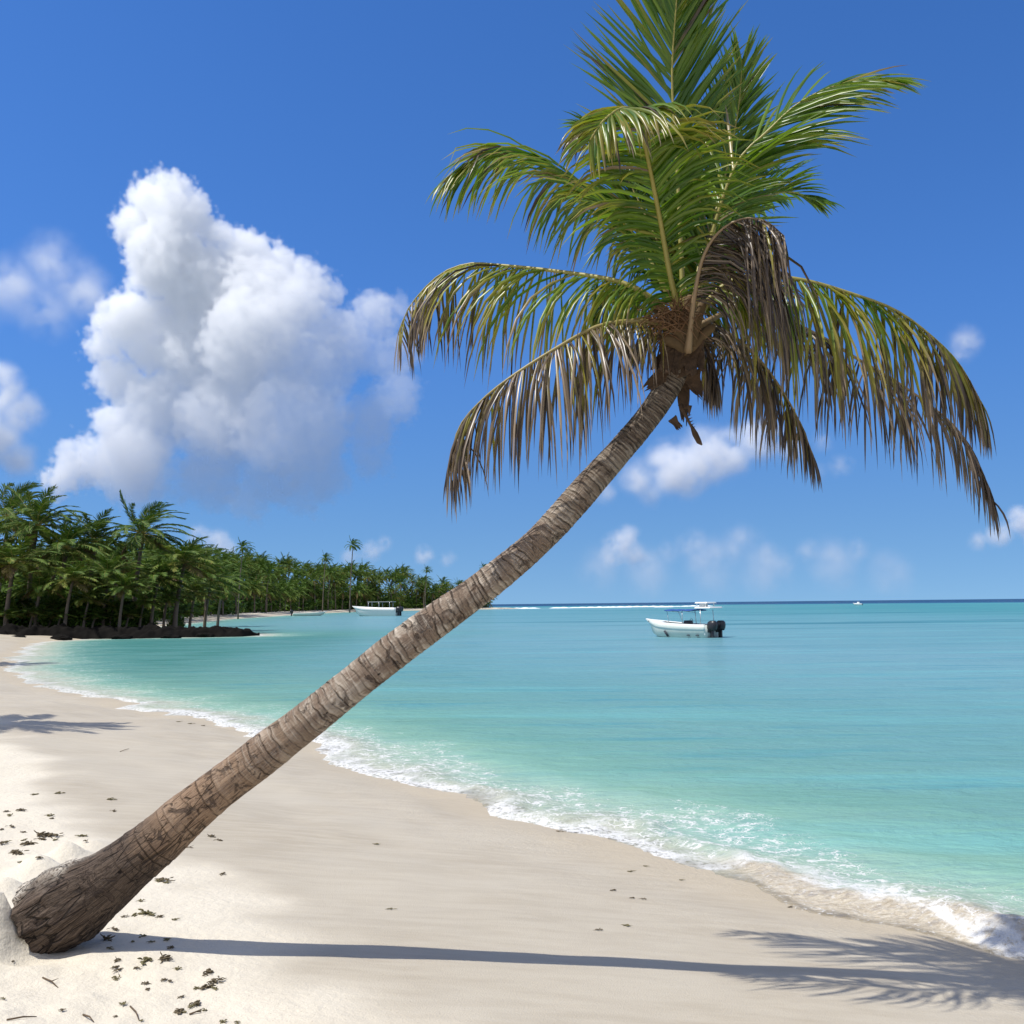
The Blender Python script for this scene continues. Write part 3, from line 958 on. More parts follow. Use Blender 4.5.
# dangling scrap below the heart
mb = MB()
pl = [(680, 404), (684, 412), (688, 420), (692, 428)]
mb.tube([cp(x, y, -.06) - PALM_ORIGIN for x, y in pl], [.014, .010, .008, .007], 6)
mb.tube([cp(683, 407, -.06) - PALM_ORIGIN, cp(690, 407, -.09) - PALM_ORIGIN, cp(689, 415, -.08) - PALM_ORIGIN], [.016, .014, .004], 6)
for k in range(5):
    a = cp(688 + k, 416 + 3 * k, -.06) - PALM_ORIGIN
    mb.tube([a, a + Vector((.018, 0, .008))], [.004, .001], 4)
mb.tube([cp(691, 425, -.06) - PALM_ORIGIN, cp(695, 434, -.05) - PALM_ORIGIN, cp(699, 442, -.05) - PALM_ORIGIN, cp(702, 445, -.05) - PALM_ORIGIN], [.007, .017, .015, .004], 7)
mb.build("dry_bract", mt_fibre, palm)

# ------------------------------------------------------------------ background palms
mt_trunk_far = flat_mat("grove_trunk", (.17, .135, .105), .9, .4, 1.3, .2)


def grove_palm(name, h, lean, nf, fl, pairs, segs, seed, wind=.25, skirt=2, trunk_r=.15, lw=.055, dry=.12):
    r = random.Random(seed)
    root = empty(name, (0, 0, 0))
    tp = Vector((lean[0], lean[1], h))
    pts, rd = [], []
    for k in range(13):
        t = k / 12
        pts.append(Vector((lean[0] * t ** 1.7, lean[1] * t ** 1.7, h * t - (.5 if k == 0 else 0))))
        rd.append(trunk_r * (1.55 - .75 * t ** .35) if t < .99 else trunk_r * .6)
    mb = MB(); mb.tube(pts, rd, 8); mb.build("trunk", mt_trunk_far, root)
    cr, rb = MB(), MB()
    for i in range(nf):
        f = i / nf
        az = i * 2.39996 + r.uniform(-.25, .25)
        el = 82 - 105 * f ** .85 + r.uniform(-9, 9)          # young fronds stand, old ones hang
        L = fl * (.72 + .45 * math.sin(math.pi * min(1, f + .15))) * r.uniform(.85, 1.1)
        d = Vector((math.cos(az) * math.cos(rad(el)), math.sin(az) * math.cos(rad(el)), math.sin(rad(el))))
        p = tp + Vector((0, 0, .1)); c = []
        for k in range(7):
            c.append(p.copy()); p = p + d * (L / 6)
            d = (d + Vector((wind * .35, 0, -.22 - .10 * (k / 6)))).normalized()
        hint = Vector((-math.sin(az), math.cos(az), 0.05))
        old = f > .86 and skirt
        frond(None, c, r, pairs=pairs, length=fl * .21, width=lw, hint=hint, droop=.22 + .35 * f, vang=6 - 20 * f, a0=62, a1=20, start=.14,
              dry=(.62 if old and r.random() < .6 else dry + .22 * f * f + r.uniform(-.06, .1)), leafdry=.08, miss=.04, segs=segs, twist=.4, rbase=.035, mb=cr, rb=rb)
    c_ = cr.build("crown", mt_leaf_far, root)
    if pairs > 20: rb.build("midrib", mt_rachis, c_)
    return root


def put_palm(proto, px, py_top, y, hh, used, label, group, sc=1.0, rz=None, z=None, name=None):
    """stand a palm so that its crown's heart is at that point of the view at distance y"""
    top = at_y(px, py_top, y)
    gz = float(land_z([top.x], [top.y])[0]) if z is None else z
    o = proto if not used.get(proto.name) else copy_tree(proto)
    used[proto.name] = True
    k = (top.z - gz) / hh
    o.location = (top.x, top.y, gz)
    o.scale = (sc, sc, k)
    rz = random.uniform(0, 6.28) if rz is None else rz
    o.rotation_euler = (0, 0, rz)
    tag(o, label, "palm tree", group)
    return o


used = {}
NEAR = [grove_palm("coconut_palm", 8.5, (.6, .1), 34, 4.0, 36, 3, 100 + i, wind=w, dry=d, lw=.095) for i, (w, d) in enumerate(((.55, .10), (.3, .14), (.35, .2), (.2, .1)))]
GN = "palms of the near grove on the rocky point"
near_spots = [
    # px, py(heart), depth, proto, scale, label
    (135, 528, 88, 0, 1.0, "tallest palm of the near grove, its windswept fronds standing clear against the cloud"),
    (30, 520, 86, 1, 1.0, "tall palm near the picture's edge, its star of fronds above the near grove"),
    (0, 512, 92, 0, 1.0, "tall palm of the near grove cut by the left picture edge"),
    (89, 536, 90, 1, 1.0, "palm just left of the tallest palm, its upright fronds against the cloud"),
    (58, 542, 84, 3, .95, "bright green palm between the edge palms and the tallest one in the near grove"),
    (176, 556, 86, 2, 1.0, "dark drooping palm right of the tallest palm on the rocky point"),
    (8, 556, 80, 2, 1.0, "low palm with a skirt of dead hanging fronds at the left picture edge"),
    (152, 570, 84, 3, .85, None), (104, 566, 82, 3, .85, None), (66, 572, 79, 2, .8, None), (120, 580, 80, 1, .7, None), (36, 580, 80, 3, .75, None),
    (205, 572, 96, 3, .9, "bright palm at the right end of the near grove, above the rock tip"), (190, 584, 92, 2, .75, None), (218, 580, 118, 3, .9, None),
    (164, 588, 86, 1, .6, None), (84, 590, 80, 2, .6, None), (140, 592, 83, 3, .6, None), (14, 592, 84, 3, .6, None), (50, 596, 82, 1, .55, None), (110, 598, 82, 3, .5, None),
    (-18, 545, 84, 1, 1.0, None), (-30, 560, 80, 3, .9, None),
    (5, 606, 79, 3, .5, None), (30, 604, 79.5, 2, .55, None), (58, 606, 80, 3, .5, None), (92, 607, 80.5, 1, .5, None), (74, 600, 82, 3, .6, None), (126, 606, 82, 2, .5, None), (178, 602, 88, 3, .5, None),
    (48, 556, 94, 3, 1.0, None), (112, 560, 96, 2, 1.0, None),
]
for px, py, y, k, sc, lab in near_spots:
    put_palm(NEAR[k], px, py + (8 if py < 562 else 9), y, 8.5, used, lab or "palm with a low green crown packed inside the near grove on the rocky point", GN, sc * (1.22 if py < 562 else 1.1), rz=random.uniform(-.7, .7))

# shrubs below the near grove
def leaf_cloud(rx, ry, rz_, n, size, seed, z0=0.0):
    r = random.Random(seed)
    mb = MB()
    lobes = [(Vector((r.uniform(-.6, .6) * rx, r.uniform(-.6, .6) * ry, z0 + rz_ * r.uniform(.25, .75))), r.uniform(.35, .6)) for _ in range(9)]
    for i in range(n):
        c, k = r.choice(lobes)
        d = Vector((r.gauss(0, 1), r.gauss(0, 1), r.gauss(0, 1))).normalized()
        p = c + Vector((d.x * rx * k, d.y * ry * k, d.z * rz_ * k)) * r.uniform(.55, 1.05)
        if p.z < 0.02: p.z = r.uniform(.02, .3)
        t = Vector((r.gauss(0, 1), r.gauss(0, 1), r.gauss(0, .5) - .3)).normalized()
        s = t.cross(d); s = s.normalized() if s.length > 1e-3 else t.orthogonal().normalized()
        L = size * r.uniform(.6, 1.4); w = L * .38
        b0 = len(mb.v); lr = r.random(); dr_ = r.uniform(0, .22)
        for q in (p, p + t * L * .5 + s * w * .5, p + t * L, p + t * L * .5 - s * w * .5):
            mb.v.append(q); mb.att('dry', dr_); mb.att('rnd', lr)
        mb.f.append((b0, b0 + 1, b0 + 2, b0 + 3))
    return mb


shrub_protos = []
for i in range(2):
    root = empty("shrub", (0, 0, 0))
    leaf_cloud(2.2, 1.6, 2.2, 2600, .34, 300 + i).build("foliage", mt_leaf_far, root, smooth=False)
    mb = MB()
    r = random.Random(i)
    for k in range(7):
        az = k * .9
        mb.tube([Vector((0, 0, -.3)), Vector((math.cos(az) * .5, math.sin(az) * .4, .8)), Vector((math.cos(az) * 1.2, math.sin(az) * .9, 1.7))], [.07, .05, .02], 5)
    mb.build("stem", mt_trunk_far, root)
    shrub_protos.append(root)
ush = {}
for px, py, y, sc in ((12, 612, 86, 1.2), (40, 613, 84, 1.3), (66, 614, 83, 1.3), (92, 614, 83, 1.2), (116, 616, 84, 1.1), (140, 617, 85, .8), (28, 606, 92, 1.6), (80, 606, 93, 1.6), (112, 608, 95, 1.4), (-10, 608, 84, 1.5), (172, 618, 88, .6)):
    proto = shrub_protos[len(ush) % 2] if len(ush) < 2 else random.choice(shrub_protos)
    o = proto if proto.name not in ush else copy_tree(proto)
    ush[proto.name] = 1
    q = at_y(px, py, y)
    o.location = (q.x, q.y, float(land_z([q.x], [q.y])[0]))
    o.scale = (sc, sc, sc); o.rotation_euler = (0, 0, random.uniform(0, 6.28))
    tag(o, "dark green shrub growing under the palms of the near grove", "shrub", "shrubs under the near grove")

# far grove along the bay
FARP = []
for i, (hh, l, d) in enumerate(((5.5, .4, .12), (5.5, -.3, .22), (9.5, .7, .10), (9.5, -.4, .2), (13.0, .9, .12), (13.0, .3, .24))):
    FARP.append((hh, grove_palm("beach_palm", hh, (l, .3), 32, 4.4, 18, 2, 200 + i, wind=.35, trunk_r=.16, lw=.21, dry=d)))
uf = {}
GF = "palms of the grove along the far beach"
rng2 = random.Random(5)
fl = []
line = [(-47, 132), (-55, 172), (-61, 210), (-66, 250), (-70, 300), (-71, 345), (-65, 392), (-50, 434), (-24, 470), (-9, 480)]
cumd = [0]
for a, b_ in zip(line[:-1], line[1:]): cumd.append(cumd[-1] + math.hypot(a[0] - b_[0], a[1] - b_[1]))


def line_at(d):
    for i in range(len(line) - 1):
        if d <= cumd[i + 1]:
            t = (d - cumd[i]) / (cumd[i + 1] - cumd[i])
            a, b_ = Vector(line[i]), Vector(line[i + 1])
            tg = (b_ - a).normalized()
            return a + (b_ - a) * t, Vector((-tg.y, tg.x))
    return Vector(line[-1]), Vector((-1, 0))


tries = 0
while len(fl) < 255 and tries < 9000:
    tries += 1
    d = cumd[-1] * rng2.random() ** .82
    p, nrm = line_at(d)
    back = rng2.choice((0, 0, 1, 1, 2, 3)) * 7 + rng2.uniform(0, 7)
    q = p + nrm * back
    if any((q - w).length < 2.6 for w, _ in fl): continue
    tipf = max(0, 1 - (cumd[-1] - d) / 40)
    hgt = (8.4 + back * .14 + 4.6 * (d / cumd[-1]) + rng2.uniform(-2.2, 2.2)) * (1 - .62 * tipf) * (.58 + .42 * min(1, d / 110))
    if rng2.random() < (.62 if back < 9 else .2): hgt *= rng2.uniform(.42, .7)
    fl.append((q, hgt))
for i, (q, hgt) in enumerate(fl):
    hh, proto = min(FARP, key=lambda t: abs(t[0] - hgt) + (2.0 if (i + FARP.index(t)) % 2 else 0))
    o = proto if proto.name not in uf else copy_tree(proto)
    uf[proto.name] = 1
    k = hgt / hh
    o.location = (q.x, q.y, float(land_z([q.x], [q.y])[0]))
    kx = min(max(k, .85), 1.2)
    o.scale = (kx, kx, k); o.rotation_euler = (0, 0, rng2.uniform(-.8, .8))
    tag(o, "green coconut palm packed into the distant grove along the far beach", "palm tree", GF)
TALL = grove_palm('slim_palm', 17.0, (.8, .3), 26, 2.7, 15, 2, 290, wind=.4, trunk_r=.13, lw=.2, dry=.12)
tall_used = False
for (px, py, y, lab) in ((239, 552, 190, "slim palm standing above the far grove, nearest to the near grove"),
                         (350, 550, 330, "tallest slim palm rising alone above the far grove"),
                         (323, 560, 330, "palm crown just left of the tallest slim palm over the far grove"),
                         (425, 572, 430, "palm rising slightly above the far grove near the leaning trunk"),
                         (482, 568, 470, "last palm crown above the tip of the far grove behind the leaning trunk")):
    o = copy_tree(TALL) if tall_used else TALL
    tall_used = True
    top = at_y(px, py, y); gz = float(land_z([top.x], [top.y])[0])
    o.location = (top.x, top.y, max(gz, .4)); o.rotation_euler = (0, 0, rng2.uniform(-.4, .4))
    k = (top.z - gz) / 17.0
    kx = max(.85, k)
    o.scale = (kx, kx, k)
    tag(o, lab, "palm tree", GF)

# undergrowth behind the far beach: one mass nobody could count
mb = MB()
for i in range(80):
    p, nrm = line_at(cumd[-1] * i / 79)
    for j in range(4):
        back = 3 + j * 7 + rng2.uniform(0, 5)
        q = p + nrm * back
        sub = leaf_cloud(4.0, 3.2, 4.2 + 1.5 * j, 170, 1.5, 1000 + i * 10 + j)
        gz = float(land_z([q.x], [q.y])[0])
        o0 = len(mb.v)
        for v in sub.v: mb.v.append(v + Vector((q.x, q.y, gz)))
        for f in sub.f: mb.f.append(tuple(o0 + t for t in f))
        for k_ in ('dry', 'rnd'): mb.a.setdefault(k_, []).extend(sub.a[k_])
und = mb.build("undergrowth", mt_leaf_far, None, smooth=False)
tag(und, kind='stuff')

# ------------------------------------------------------------------ dark rock shelf of the point
mt_rock = flat_mat("dark_reef_rock", (.010, .009, .008), .98, .6, 1.6, .04, bump=.9)
path = [(-46, 76.5), (-40, 75.2), (-33, 77.3), (-27, 78.6), (-22.5, 79.6), (-20.2, 80.2)]
pc, pu = catmull([(x, y, 0) for x, y in path], 260)
Tn = np.gradient(pc, axis=0); Tn /= np.linalg.norm(Tn, axis=1)[:, None]
Nn = np.stack([-Tn[:, 1], Tn[:, 0], 0 * Tn[:, 0]], -1)
cross = np.linspace(-1, 1, 36)
tt = np.linspace(0, 1, 260)
wdt = 2.0 * smooth(1.0, .93, tt) + .25
wdt = wdt * (1 + .25 * fbm(tt * 14, tt * 0, oct=3, seed=4))
hgt = (.95 - .45 * tt) * smooth(1.01, .94, tt) + .12
co = pc[:, None, :] + Nn[:, None, :] * (cross[None, :, None] * wdt[:, None, None])
prof = (1 - np.abs(cross) ** 3.0)[None, :]
nz = fbm(co[..., 0] * 1.3, co[..., 1] * 1.3, oct=5, seed=6, gain=.6)
co[..., 2] = -.35 + (hgt[:, None] + .35) * prof * (1 + .20 * nz) + .07 * fbm(co[..., 0] * 4, co[..., 1] * 4, oct=3, seed=8)
rk = np_mesh("rock_shelf", co.reshape(-1, 3), grid_faces(260, 36), {}, mt_rock, smooth=False)
tag(rk, kind='structure')
rock_proto = None
for i, (px, py, y, s_) in enumerate(((236, 629, 81, .55), (243, 630, 81.5, .42), (228, 633, 78.5, .5), (205, 635, 77.5, .45), (170, 636, 76, .5), (120, 637, 75, .5), (62, 638, 74, .55), (20, 640, 73, .6))):
    bm = bmesh.new()
    bmesh.ops.create_icosphere(bm, subdivisions=3, radius=1)
    for v in bm.verts:
        n = float(fbm([v.co.x * 1.4 + i * 9], [v.co.y * 1.4], [v.co.z * 1.4], oct=4, seed=i)[0])
        v.co *= (1 + .35 * n); v.co.z *= .6
    me = bpy.data.meshes.new("rock"); bm.to_mesh(me); bm.free()
    me.materials.append(mt_rock)
    o = link(bpy.data.objects.new("rock", me))
    q = at_y(px, py, y)
    o.location = (q.x, q.y, .08); o.scale = (s_ * 1.4, s_, s_)
    tag(o, "small dark rock lying in the shallows along the rock shelf" if i not in (0, 1) else ("rock at the very tip of the dark shelf" if i == 1 else "rock second from the tip of the dark shelf"), "rock", "rocks along the shelf")

# ------------------------------------------------------------------ boats
mt_white = flat_mat("white_gelcoat", (.78, .79, .77), .3, .04, 2, .5)
mt_green = flat_mat("sea_lit_gelcoat", (.66, .70, .64), .4, .12, 3, .4)  # green sea light and shade painted into the hull colour; skiff's grey too
mt_black = flat_mat("black_engine_cowl", (.02, .02, .024), .3, .3, 6, .5)
mt_blue = flat_mat("blue_canvas", (.03, .09, .28), .8, .2, 6, .2)
mt_steel = flat_mat("steel_tube", (.55, .56, .58), .3, .1, 10, .5, metal=.8)
mt_dark = flat_mat("dark_seat_vinyl", (.04, .045, .06), .6, .3, 5, .3)
mt_floor = flat_mat("boat_sole", (.55, .58, .56), .6, .1, 4, .3)


def boat_hull(root, L, B, H, bow_rise=.45, hm=None):
    """skiff hull: x forward from transom (0) to bow (L), z up from the waterline"""
    ns = 30
    def sect(t):
        b = B * .5 * (1 - .10 * (1 - t)) * (1 - max(0, (t - .35) / .65) ** 2.4)
        b = max(b, .03)
        g = H * (1 + bow_rise * t ** 2.2)
        chine = b * (.86 - .35 * max(0, t - .5))
        cz = .02 + .30 * H * max(0, (t - .45) / .55) ** 1.6
        kz = -.28 + (.28 + .12) * max(0, (t - .6) / .4) ** 2
        x = L * t
        rake = .16 * L * max(0, (t - .7) / .3) ** 1.5
        return x, b, g, chine, cz, kz, rake
    hull, deck = MB(), MB()
    rows = []
    for i in range(ns + 1):
        t = i / ns
        x, b, g, ch, cz, kz, rk_ = sect(t)
        xt = x * (1 - .0) ; xb = x - rk_ 
        row = []
        for (yy_, zz_, xx_) in ((-b, g, xt), (-b * .985, g * .72 + cz * .28, xt * .6 + xb * .4), (-ch, cz, xb + .3 * (xt - xb)), (-ch * .5, (cz + kz) * .5, xb), (0, kz, xb),
                                (ch * .5, (cz + kz) * .5, xb), (ch, cz, xb + .3 * (xt - xb)), (b * .985, g * .72 + cz * .28, xt * .6 + xb * .4), (b, g, xt)):
            row.append(len(hull.v)); hull.v.append(Vector((xx_, yy_, zz_)))
        rows.append(row)
    for a, b_ in zip(rows[:-1], rows[1:]):
        for k in range(8): hull.f.append((a[k], b_[k], b_[k + 1], a[k + 1]))
    hull.f.append(tuple(rows[0]))
    h = hull.build("hull", hm or mt_green, root)
    sol = h.modifiers.new("thick", 'SOLIDIFY'); sol.thickness = .04; sol.offset = -1
    # white rubbing band and gunwale
    gw = MB()
    for sg in (-1, 1):
        pts = []
        for i in range(ns + 1):
            x, b, g, *_ = sect(i / ns)
            pts.append(Vector((x, sg * b, g)))
        gw.tube(pts, .045, 6)
    gw.build("gunwale", mt_white, root)
    bd = MB()
    for sg in (-1, 1):
        base = len(bd.v)
        for i in range(ns + 1):
            x, b, g, ch, cz, kz, rk_ = sect(i / ns)
            for f in (.0, .42):
                z = g - .03 - f * (g - cz)
                yb = b + .012 - f * .03 * b
                bd.v.append(Vector((x - rk_ * f * 1.12, sg * yb, z)))
        for i in range(ns):
            k = base + i * 2
            bd.f.append((k, k + 1, k + 3, k + 2))
    o = bd.build("topside_band", mt_white, root)
    md = o.modifiers.new("thick", 'SOLIDIFY'); md.thickness = .012
    # sole and foredeck
    fl_ = MB()
    r2 = []
    for i in range(ns + 1):
        x, b, g, ch, cz, kz, rk_ = sect(i / ns)
        bb = b * .93
        r2.append((len(fl_.v), len(fl_.v) + 1)); fl_.v += [Vector((x * .985 + .02 - rk_ * .8, -bb, .26 * H + .05 + .25 * (i / ns) ** 3)), Vector((x * .985 + .02 - rk_ * .8, bb, .26 * H + .05 + .25 * (i / ns) ** 3))]
    for a, b_ in zip(r2[:-1], r2[1:]): fl_.f.append((a[0], b_[0], b_[1], a[1]))
    fl_.build("sole", mt_floor, root)
    fd2 = MB(); r3 = []
    for i in range(int(ns * .70), ns + 1):
        x, b, g, *_ = sect(i / ns)
        r3.append((len(fd2.v), len(fd2.v) + 1, len(fd2.v) + 2)); fd2.v += [Vector((x, -b, g - .02)), Vector((x, 0, g + .05)), Vector((x, b, g - .02))]
    for a, b_ in zip(r3[:-1], r3[1:]):
        fd2.f.append((a[0], b_[0], b_[1], a[1])); fd2.f.append((a[1], b_[1], b_[2], a[2]))
    fd2.build("foredeck", mt_white, root)
    return sect


def outboard(root, y, s=1.0, x=-.25, z=.62):
    eng = MB()
    secs = [(-.16, .18, .20, 0), (-.02, .24, .24, .0), (.16, .25, .25, -.01), (.32, .22, .21, -.03), (.41, .12, .12, -.05)]
    rows = []
    for (dz, hx, hy, dx) in secs:
        base = len(eng.v)
        for k in range(14):
            a = 2 * math.pi * k / 14
            ca, sa = math.cos(a), math.sin(a)
            eng.v.append(Vector((x + s * (dx + hx * 1.25 * math.copysign(abs(ca) ** .7, ca)), y + s * hy * .85 * math.copysign(abs(sa) ** .7, sa), z + s * dz)))
        rows.append(base)
    for a, b_ in zip(rows[:-1], rows[1:]):
        for k in range(14):
            eng.f.append((a + k, a + (k + 1) % 14, b_ + (k + 1) % 14, b_ + k))
    eng.f.append(tuple(rows[0] + k for k in reversed(range(14)))); eng.f.append(tuple(rows[-1] + k for k in range(14)))
    e = eng.build("outboard_motor", mt_black, root)
    lg_ = MB()
    lg_.box((x, y, z - .45 * s), (.22 * s, .13 * s, .75 * s))
    lg_.box((x - .05, y, z - .70 * s), (.42 * s, .20 * s, .03 * s))
    lg_.box((x + .2 * s, y, z - .1 * s), (.18 * s, .22 * s, .34 * s))
    bevel(lg_.build("drive_leg", mt_black, e), .02)
    return e


mt_twig_rope = flat_mat('rope', (.30, .27, .20), .9, .2, 20, .2)
boat = empty("motorboat", (0, 0, 0))
tag(boat, "white open motorboat with blue canopy and black outboards moored in the turquoise water", "boat")
L, B, H = 5.25, 1.9, .80
sect = boat_hull(boat, L, B, H)
for y_ in (-.48, .48): outboard(boat, y_, 1.12, -.30)
tr_ = MB(); tr_.box((.05, 0, .42), (.07, B * .86, .55)); bevel(tr_.build("transom", mt_white, boat), .02)
# bench seats, console, hatch
for x_ in (1.3, 2.6):
    s_ = MB(); s_.box((x_, 0, .50), (.42, B * .84, .10)); bevel(s_.build("bench_seat", mt_white, boat), .02)
cs = MB(); cs.box((1.95, -.15, .70), (.45, .62, .75), taper=.8); co_ = bevel(cs.build("console", mt_dark, boat), .03)
wh = MB()
for k in range(16):
    pass
wh.tube([Vector((1.70, -.15 + .19 * math.cos(a), 1.0 + .19 * math.sin(a))) for a in [2 * math.pi * k / 16 for k in range(17)]], .015, 6, False)
wh.build("steering_wheel", mt_black, co_)
hb = MB(); hb.box((4.75, 0, 1.02), (.42, .5, .05)); bevel(hb.build("deck_hatch", mt_dark, boat), .01)
mk = MB()
for k, x_ in enumerate((3.05,)):
    mk.box((x_, B * .5 * .885, .22), (.09, .10, .44), Matrix.Rotation(rad(38), 3, 'Y'))
for x_ in (1.3, .6): mk.box((x_, B * .5 * .885, .12), (.22, .10, .04))
mk.build("hull_stripe", mt_dark, boat)
# canopy posts
pl_ = MB()
for x_, y_ in ((.35, -.8), (.35, .8), (1.75, -.82), (1.75, .82)):
    pl_ = MB(); pl_.tube([Vector((x_, y_, .75)), Vector((x_ + .05, y_ * .92, 1.78))], .022, 8); pl_.build("canopy_post", mt_steel, boat)
pl_ = MB()
for y_ in (-.75, .75):
    pl_.tube([Vector((1.78, y_, 1.60)), Vector((3.1, y_ * .85, 1.74))], .018, 6)
    pl_.tube([Vector((3.1, y_ * .85, 1.74)), Vector((2.8, y_ * 1.1, .86))], .014, 6)
pl_.build("canopy_frame", mt_steel, boat)
cb = MB()
for i in range(11):
    for j in range(9):
        x_ = .95 + 2.2 * i / 10; y_ = -.86 + 1.72 * j / 8
        cb.v.append(Vector((x_, y_, 1.74 + .10 * math.cos(y_ / .86 * 1.3) - .035 * math.sin(i / 10 * math.pi * 3) ** 2)))
for i in range(10):
    for j in range(8):
        k = i * 9 + j; cb.f.append((k, k + 9, k + 10, k + 1))
o = cb.build("canopy", mt_blue, boat); md = o.modifiers.new("thick", 'SOLIDIFY'); md.thickness = .05
ht = MB()
ht.box((.25, 0, 1.92), (1.25, 1.55, .10), taper=.92)
bevel(ht.build("hardtop", mt_white, boat), .04, 3)
rf = MB()
rf.box((.45, 0, 2.24), (.95, 1.2, .09), taper=.9)
for x_, y_ in ((.15, -.5), (.15, .5), (.8, -.5), (.8, .5)): rf.tube([Vector((x_, y_, 1.95)), Vector((x_, y_, 2.22))], .03, 6)
rf.box((.55, .1, 2.07), (.35, .5, .2))
bevel(rf.build("roof_rack", mt_white, boat), .02)
bp = at_z(712.5, 637.5, 0.0)
boat.location = (bp.x, bp.y, 0.02)
boat.rotation_euler = (0, 0, rad(180 - 44))

# white cruiser moored off the far beach
cr = empty("passenger_boat", (0, 0, 0))
tag(cr, "long white passenger boat with roof frame moored before the far palm grove", "boat")
boat_hull(cr, 9.4, 2.6, 1.75, .25, mt_white)
for y_ in (-.6, .6): outboard(cr, y_, 1.9, -.5, 1.2)
for x_ in (1.2, 3.4, 5.6):
    for y_ in (-1.05, 1.05):
        p_ = MB(); p_.tube([Vector((x_, y_, 1.6)), Vector((x_, y_, 3.0))], .06, 6); p_.build("roof_post", mt_steel, cr)
p_ = MB(); p_.box((3.2, 0, 3.05), (5.2, 2.3, .12)); bevel(p_.build("roof", flat_mat("grey_canvas", (.35, .37, .38), .7, .1), cr), .03)
for x_ in (2.0, 3.4, 4.8):
    p_ = MB(); p_.box((x_, 0, 1.3), (.5, 2.1, .12)); bevel(p_.build("bench_seat", mt_dark, cr), .02)
bp = at_z(397, 615.8, 0); cr.location = (bp.x, bp.y, .02); cr.rotation_euler = (0, 0, rad(180 - 14)); cr.scale = (1.12, 1, 1)

sk = empty("beached_skiff", (0, 0, 0))
tag(sk, "small grey skiff with a raised dark motor at the edge of the far beach", "boat")
boat_hull(sk, 8.0, 1.9, .6, .5)
outboard(sk, 0, 1.3, -.35, .85)
for x_ in (1.5, 3.2, 4.9):
    p_ = MB(); p_.box((x_, 0, .45), (.4, 1.6, .1)); bevel(p_.build("bench_seat", mt_white, sk), .02)
bp = at_z(293, 616.0, 0); sk.location = (bp.x, bp.y, .1); sk.rotation_euler = (0, 0, rad(12))

ds = empty("distant_boat", (0, 0, 0))
tag(ds, "tiny white boat far out on the sea near the horizon right of the palm", "boat")
boat_hull(ds, 6, 2.2, 1.1, .45, mt_white)
outboard(ds, 0)
p_ = MB(); p_.box((2.4, 0, 1.5), (1.8, 1.5, 1.5), taper=.8); bevel(p_.build("cabin", mt_white, ds), .1)
q = at_y(862, 603.6, 480); ds.location = (q.x, q.y, 0); ds.rotation_euler = (0, 0, rad(150)); ds.scale = (.7, .7, .7)

# surf breaking on the reef
mt_surf = flat_mat("surf_foam", (.85, .86, .87), .8, .05, .3, .2, bump=.5)
mb = MB()
rs = random.Random(3)
for (x0, x1, y) in ((18, 30, 505), (26, 62, 520), (40, 95, 545), (70, 80, 500), (-2, 14, 500), (92, 112, 560)):
    n = max(6, int((x1 - x0) / 1.0))
    rows = []
    for i in range(n + 1):
        t = i / n
        x = x0 + (x1 - x0) * t
        hh = .55 * math.sin(math.pi * t) ** .5 * (.55 + .6 * abs(math.sin(x * .7 + y)) * rs.uniform(.5, 1))
        yy_ = y + 1.5 * math.sin(x * .11)
        base = len(mb.v)
        for dy, dz in ((-2.2, -.1), (-.7, hh * .75), (0, hh), (.8, hh * .5), (1.8, -.1)):
            mb.v.append(Vector((x, yy_ + dy + rs.uniform(-.2, .2), max(dz, -.1))))
        rows.append(base)
    for a, b_ in zip(rows[:-1], rows[1:]):
        for k in range(4): mb.f.append((a + k, b_ + k, b_ + k + 1, a + k + 1))
sf = mb.build("surf_foam", mt_surf)
tag(sf, kind='stuff')

# ------------------------------------------------------------------ seaweed and twigs on the sand
mt_weed = flat_mat("dried_seaweed", (.115, .09, .055), .9, .6, 60, .2)
mt_weed2 = flat_mat("green_brown_seaweed", (.15, .13, .065), .9, .5, 60, .2)
mt_twig = flat_mat("twig_wood", (.12, .085, .055), .9, .4, 40, .2)


def weed_mesh(seed, mat):
    r = random.Random(seed)
    mb = MB()
    for k in range(16):
        a = Vector((r.gauss(0, .012), r.gauss(0, .009), r.uniform(.0, .012)))
        d = Vector((r.gauss(0, 1), r.gauss(0, .8), r.uniform(-.1, .5))).normalized()
        pts = []
        for s_ in range(4):
            pts.append(a.copy()); a = a + d * r.uniform(.006, .012); d = (d + Vector((r.gauss(0, .4), r.gauss(0, .4), -.25))).normalized()
        w = r.uniform(.0025, .006)
        mb.tube(pts, [w * .6, w, w * .9, w * .3], 5)
    o = mb.build("seaweed_clump", mat)
    me = o.data
    bpy.data.objects.remove(o)
    return me


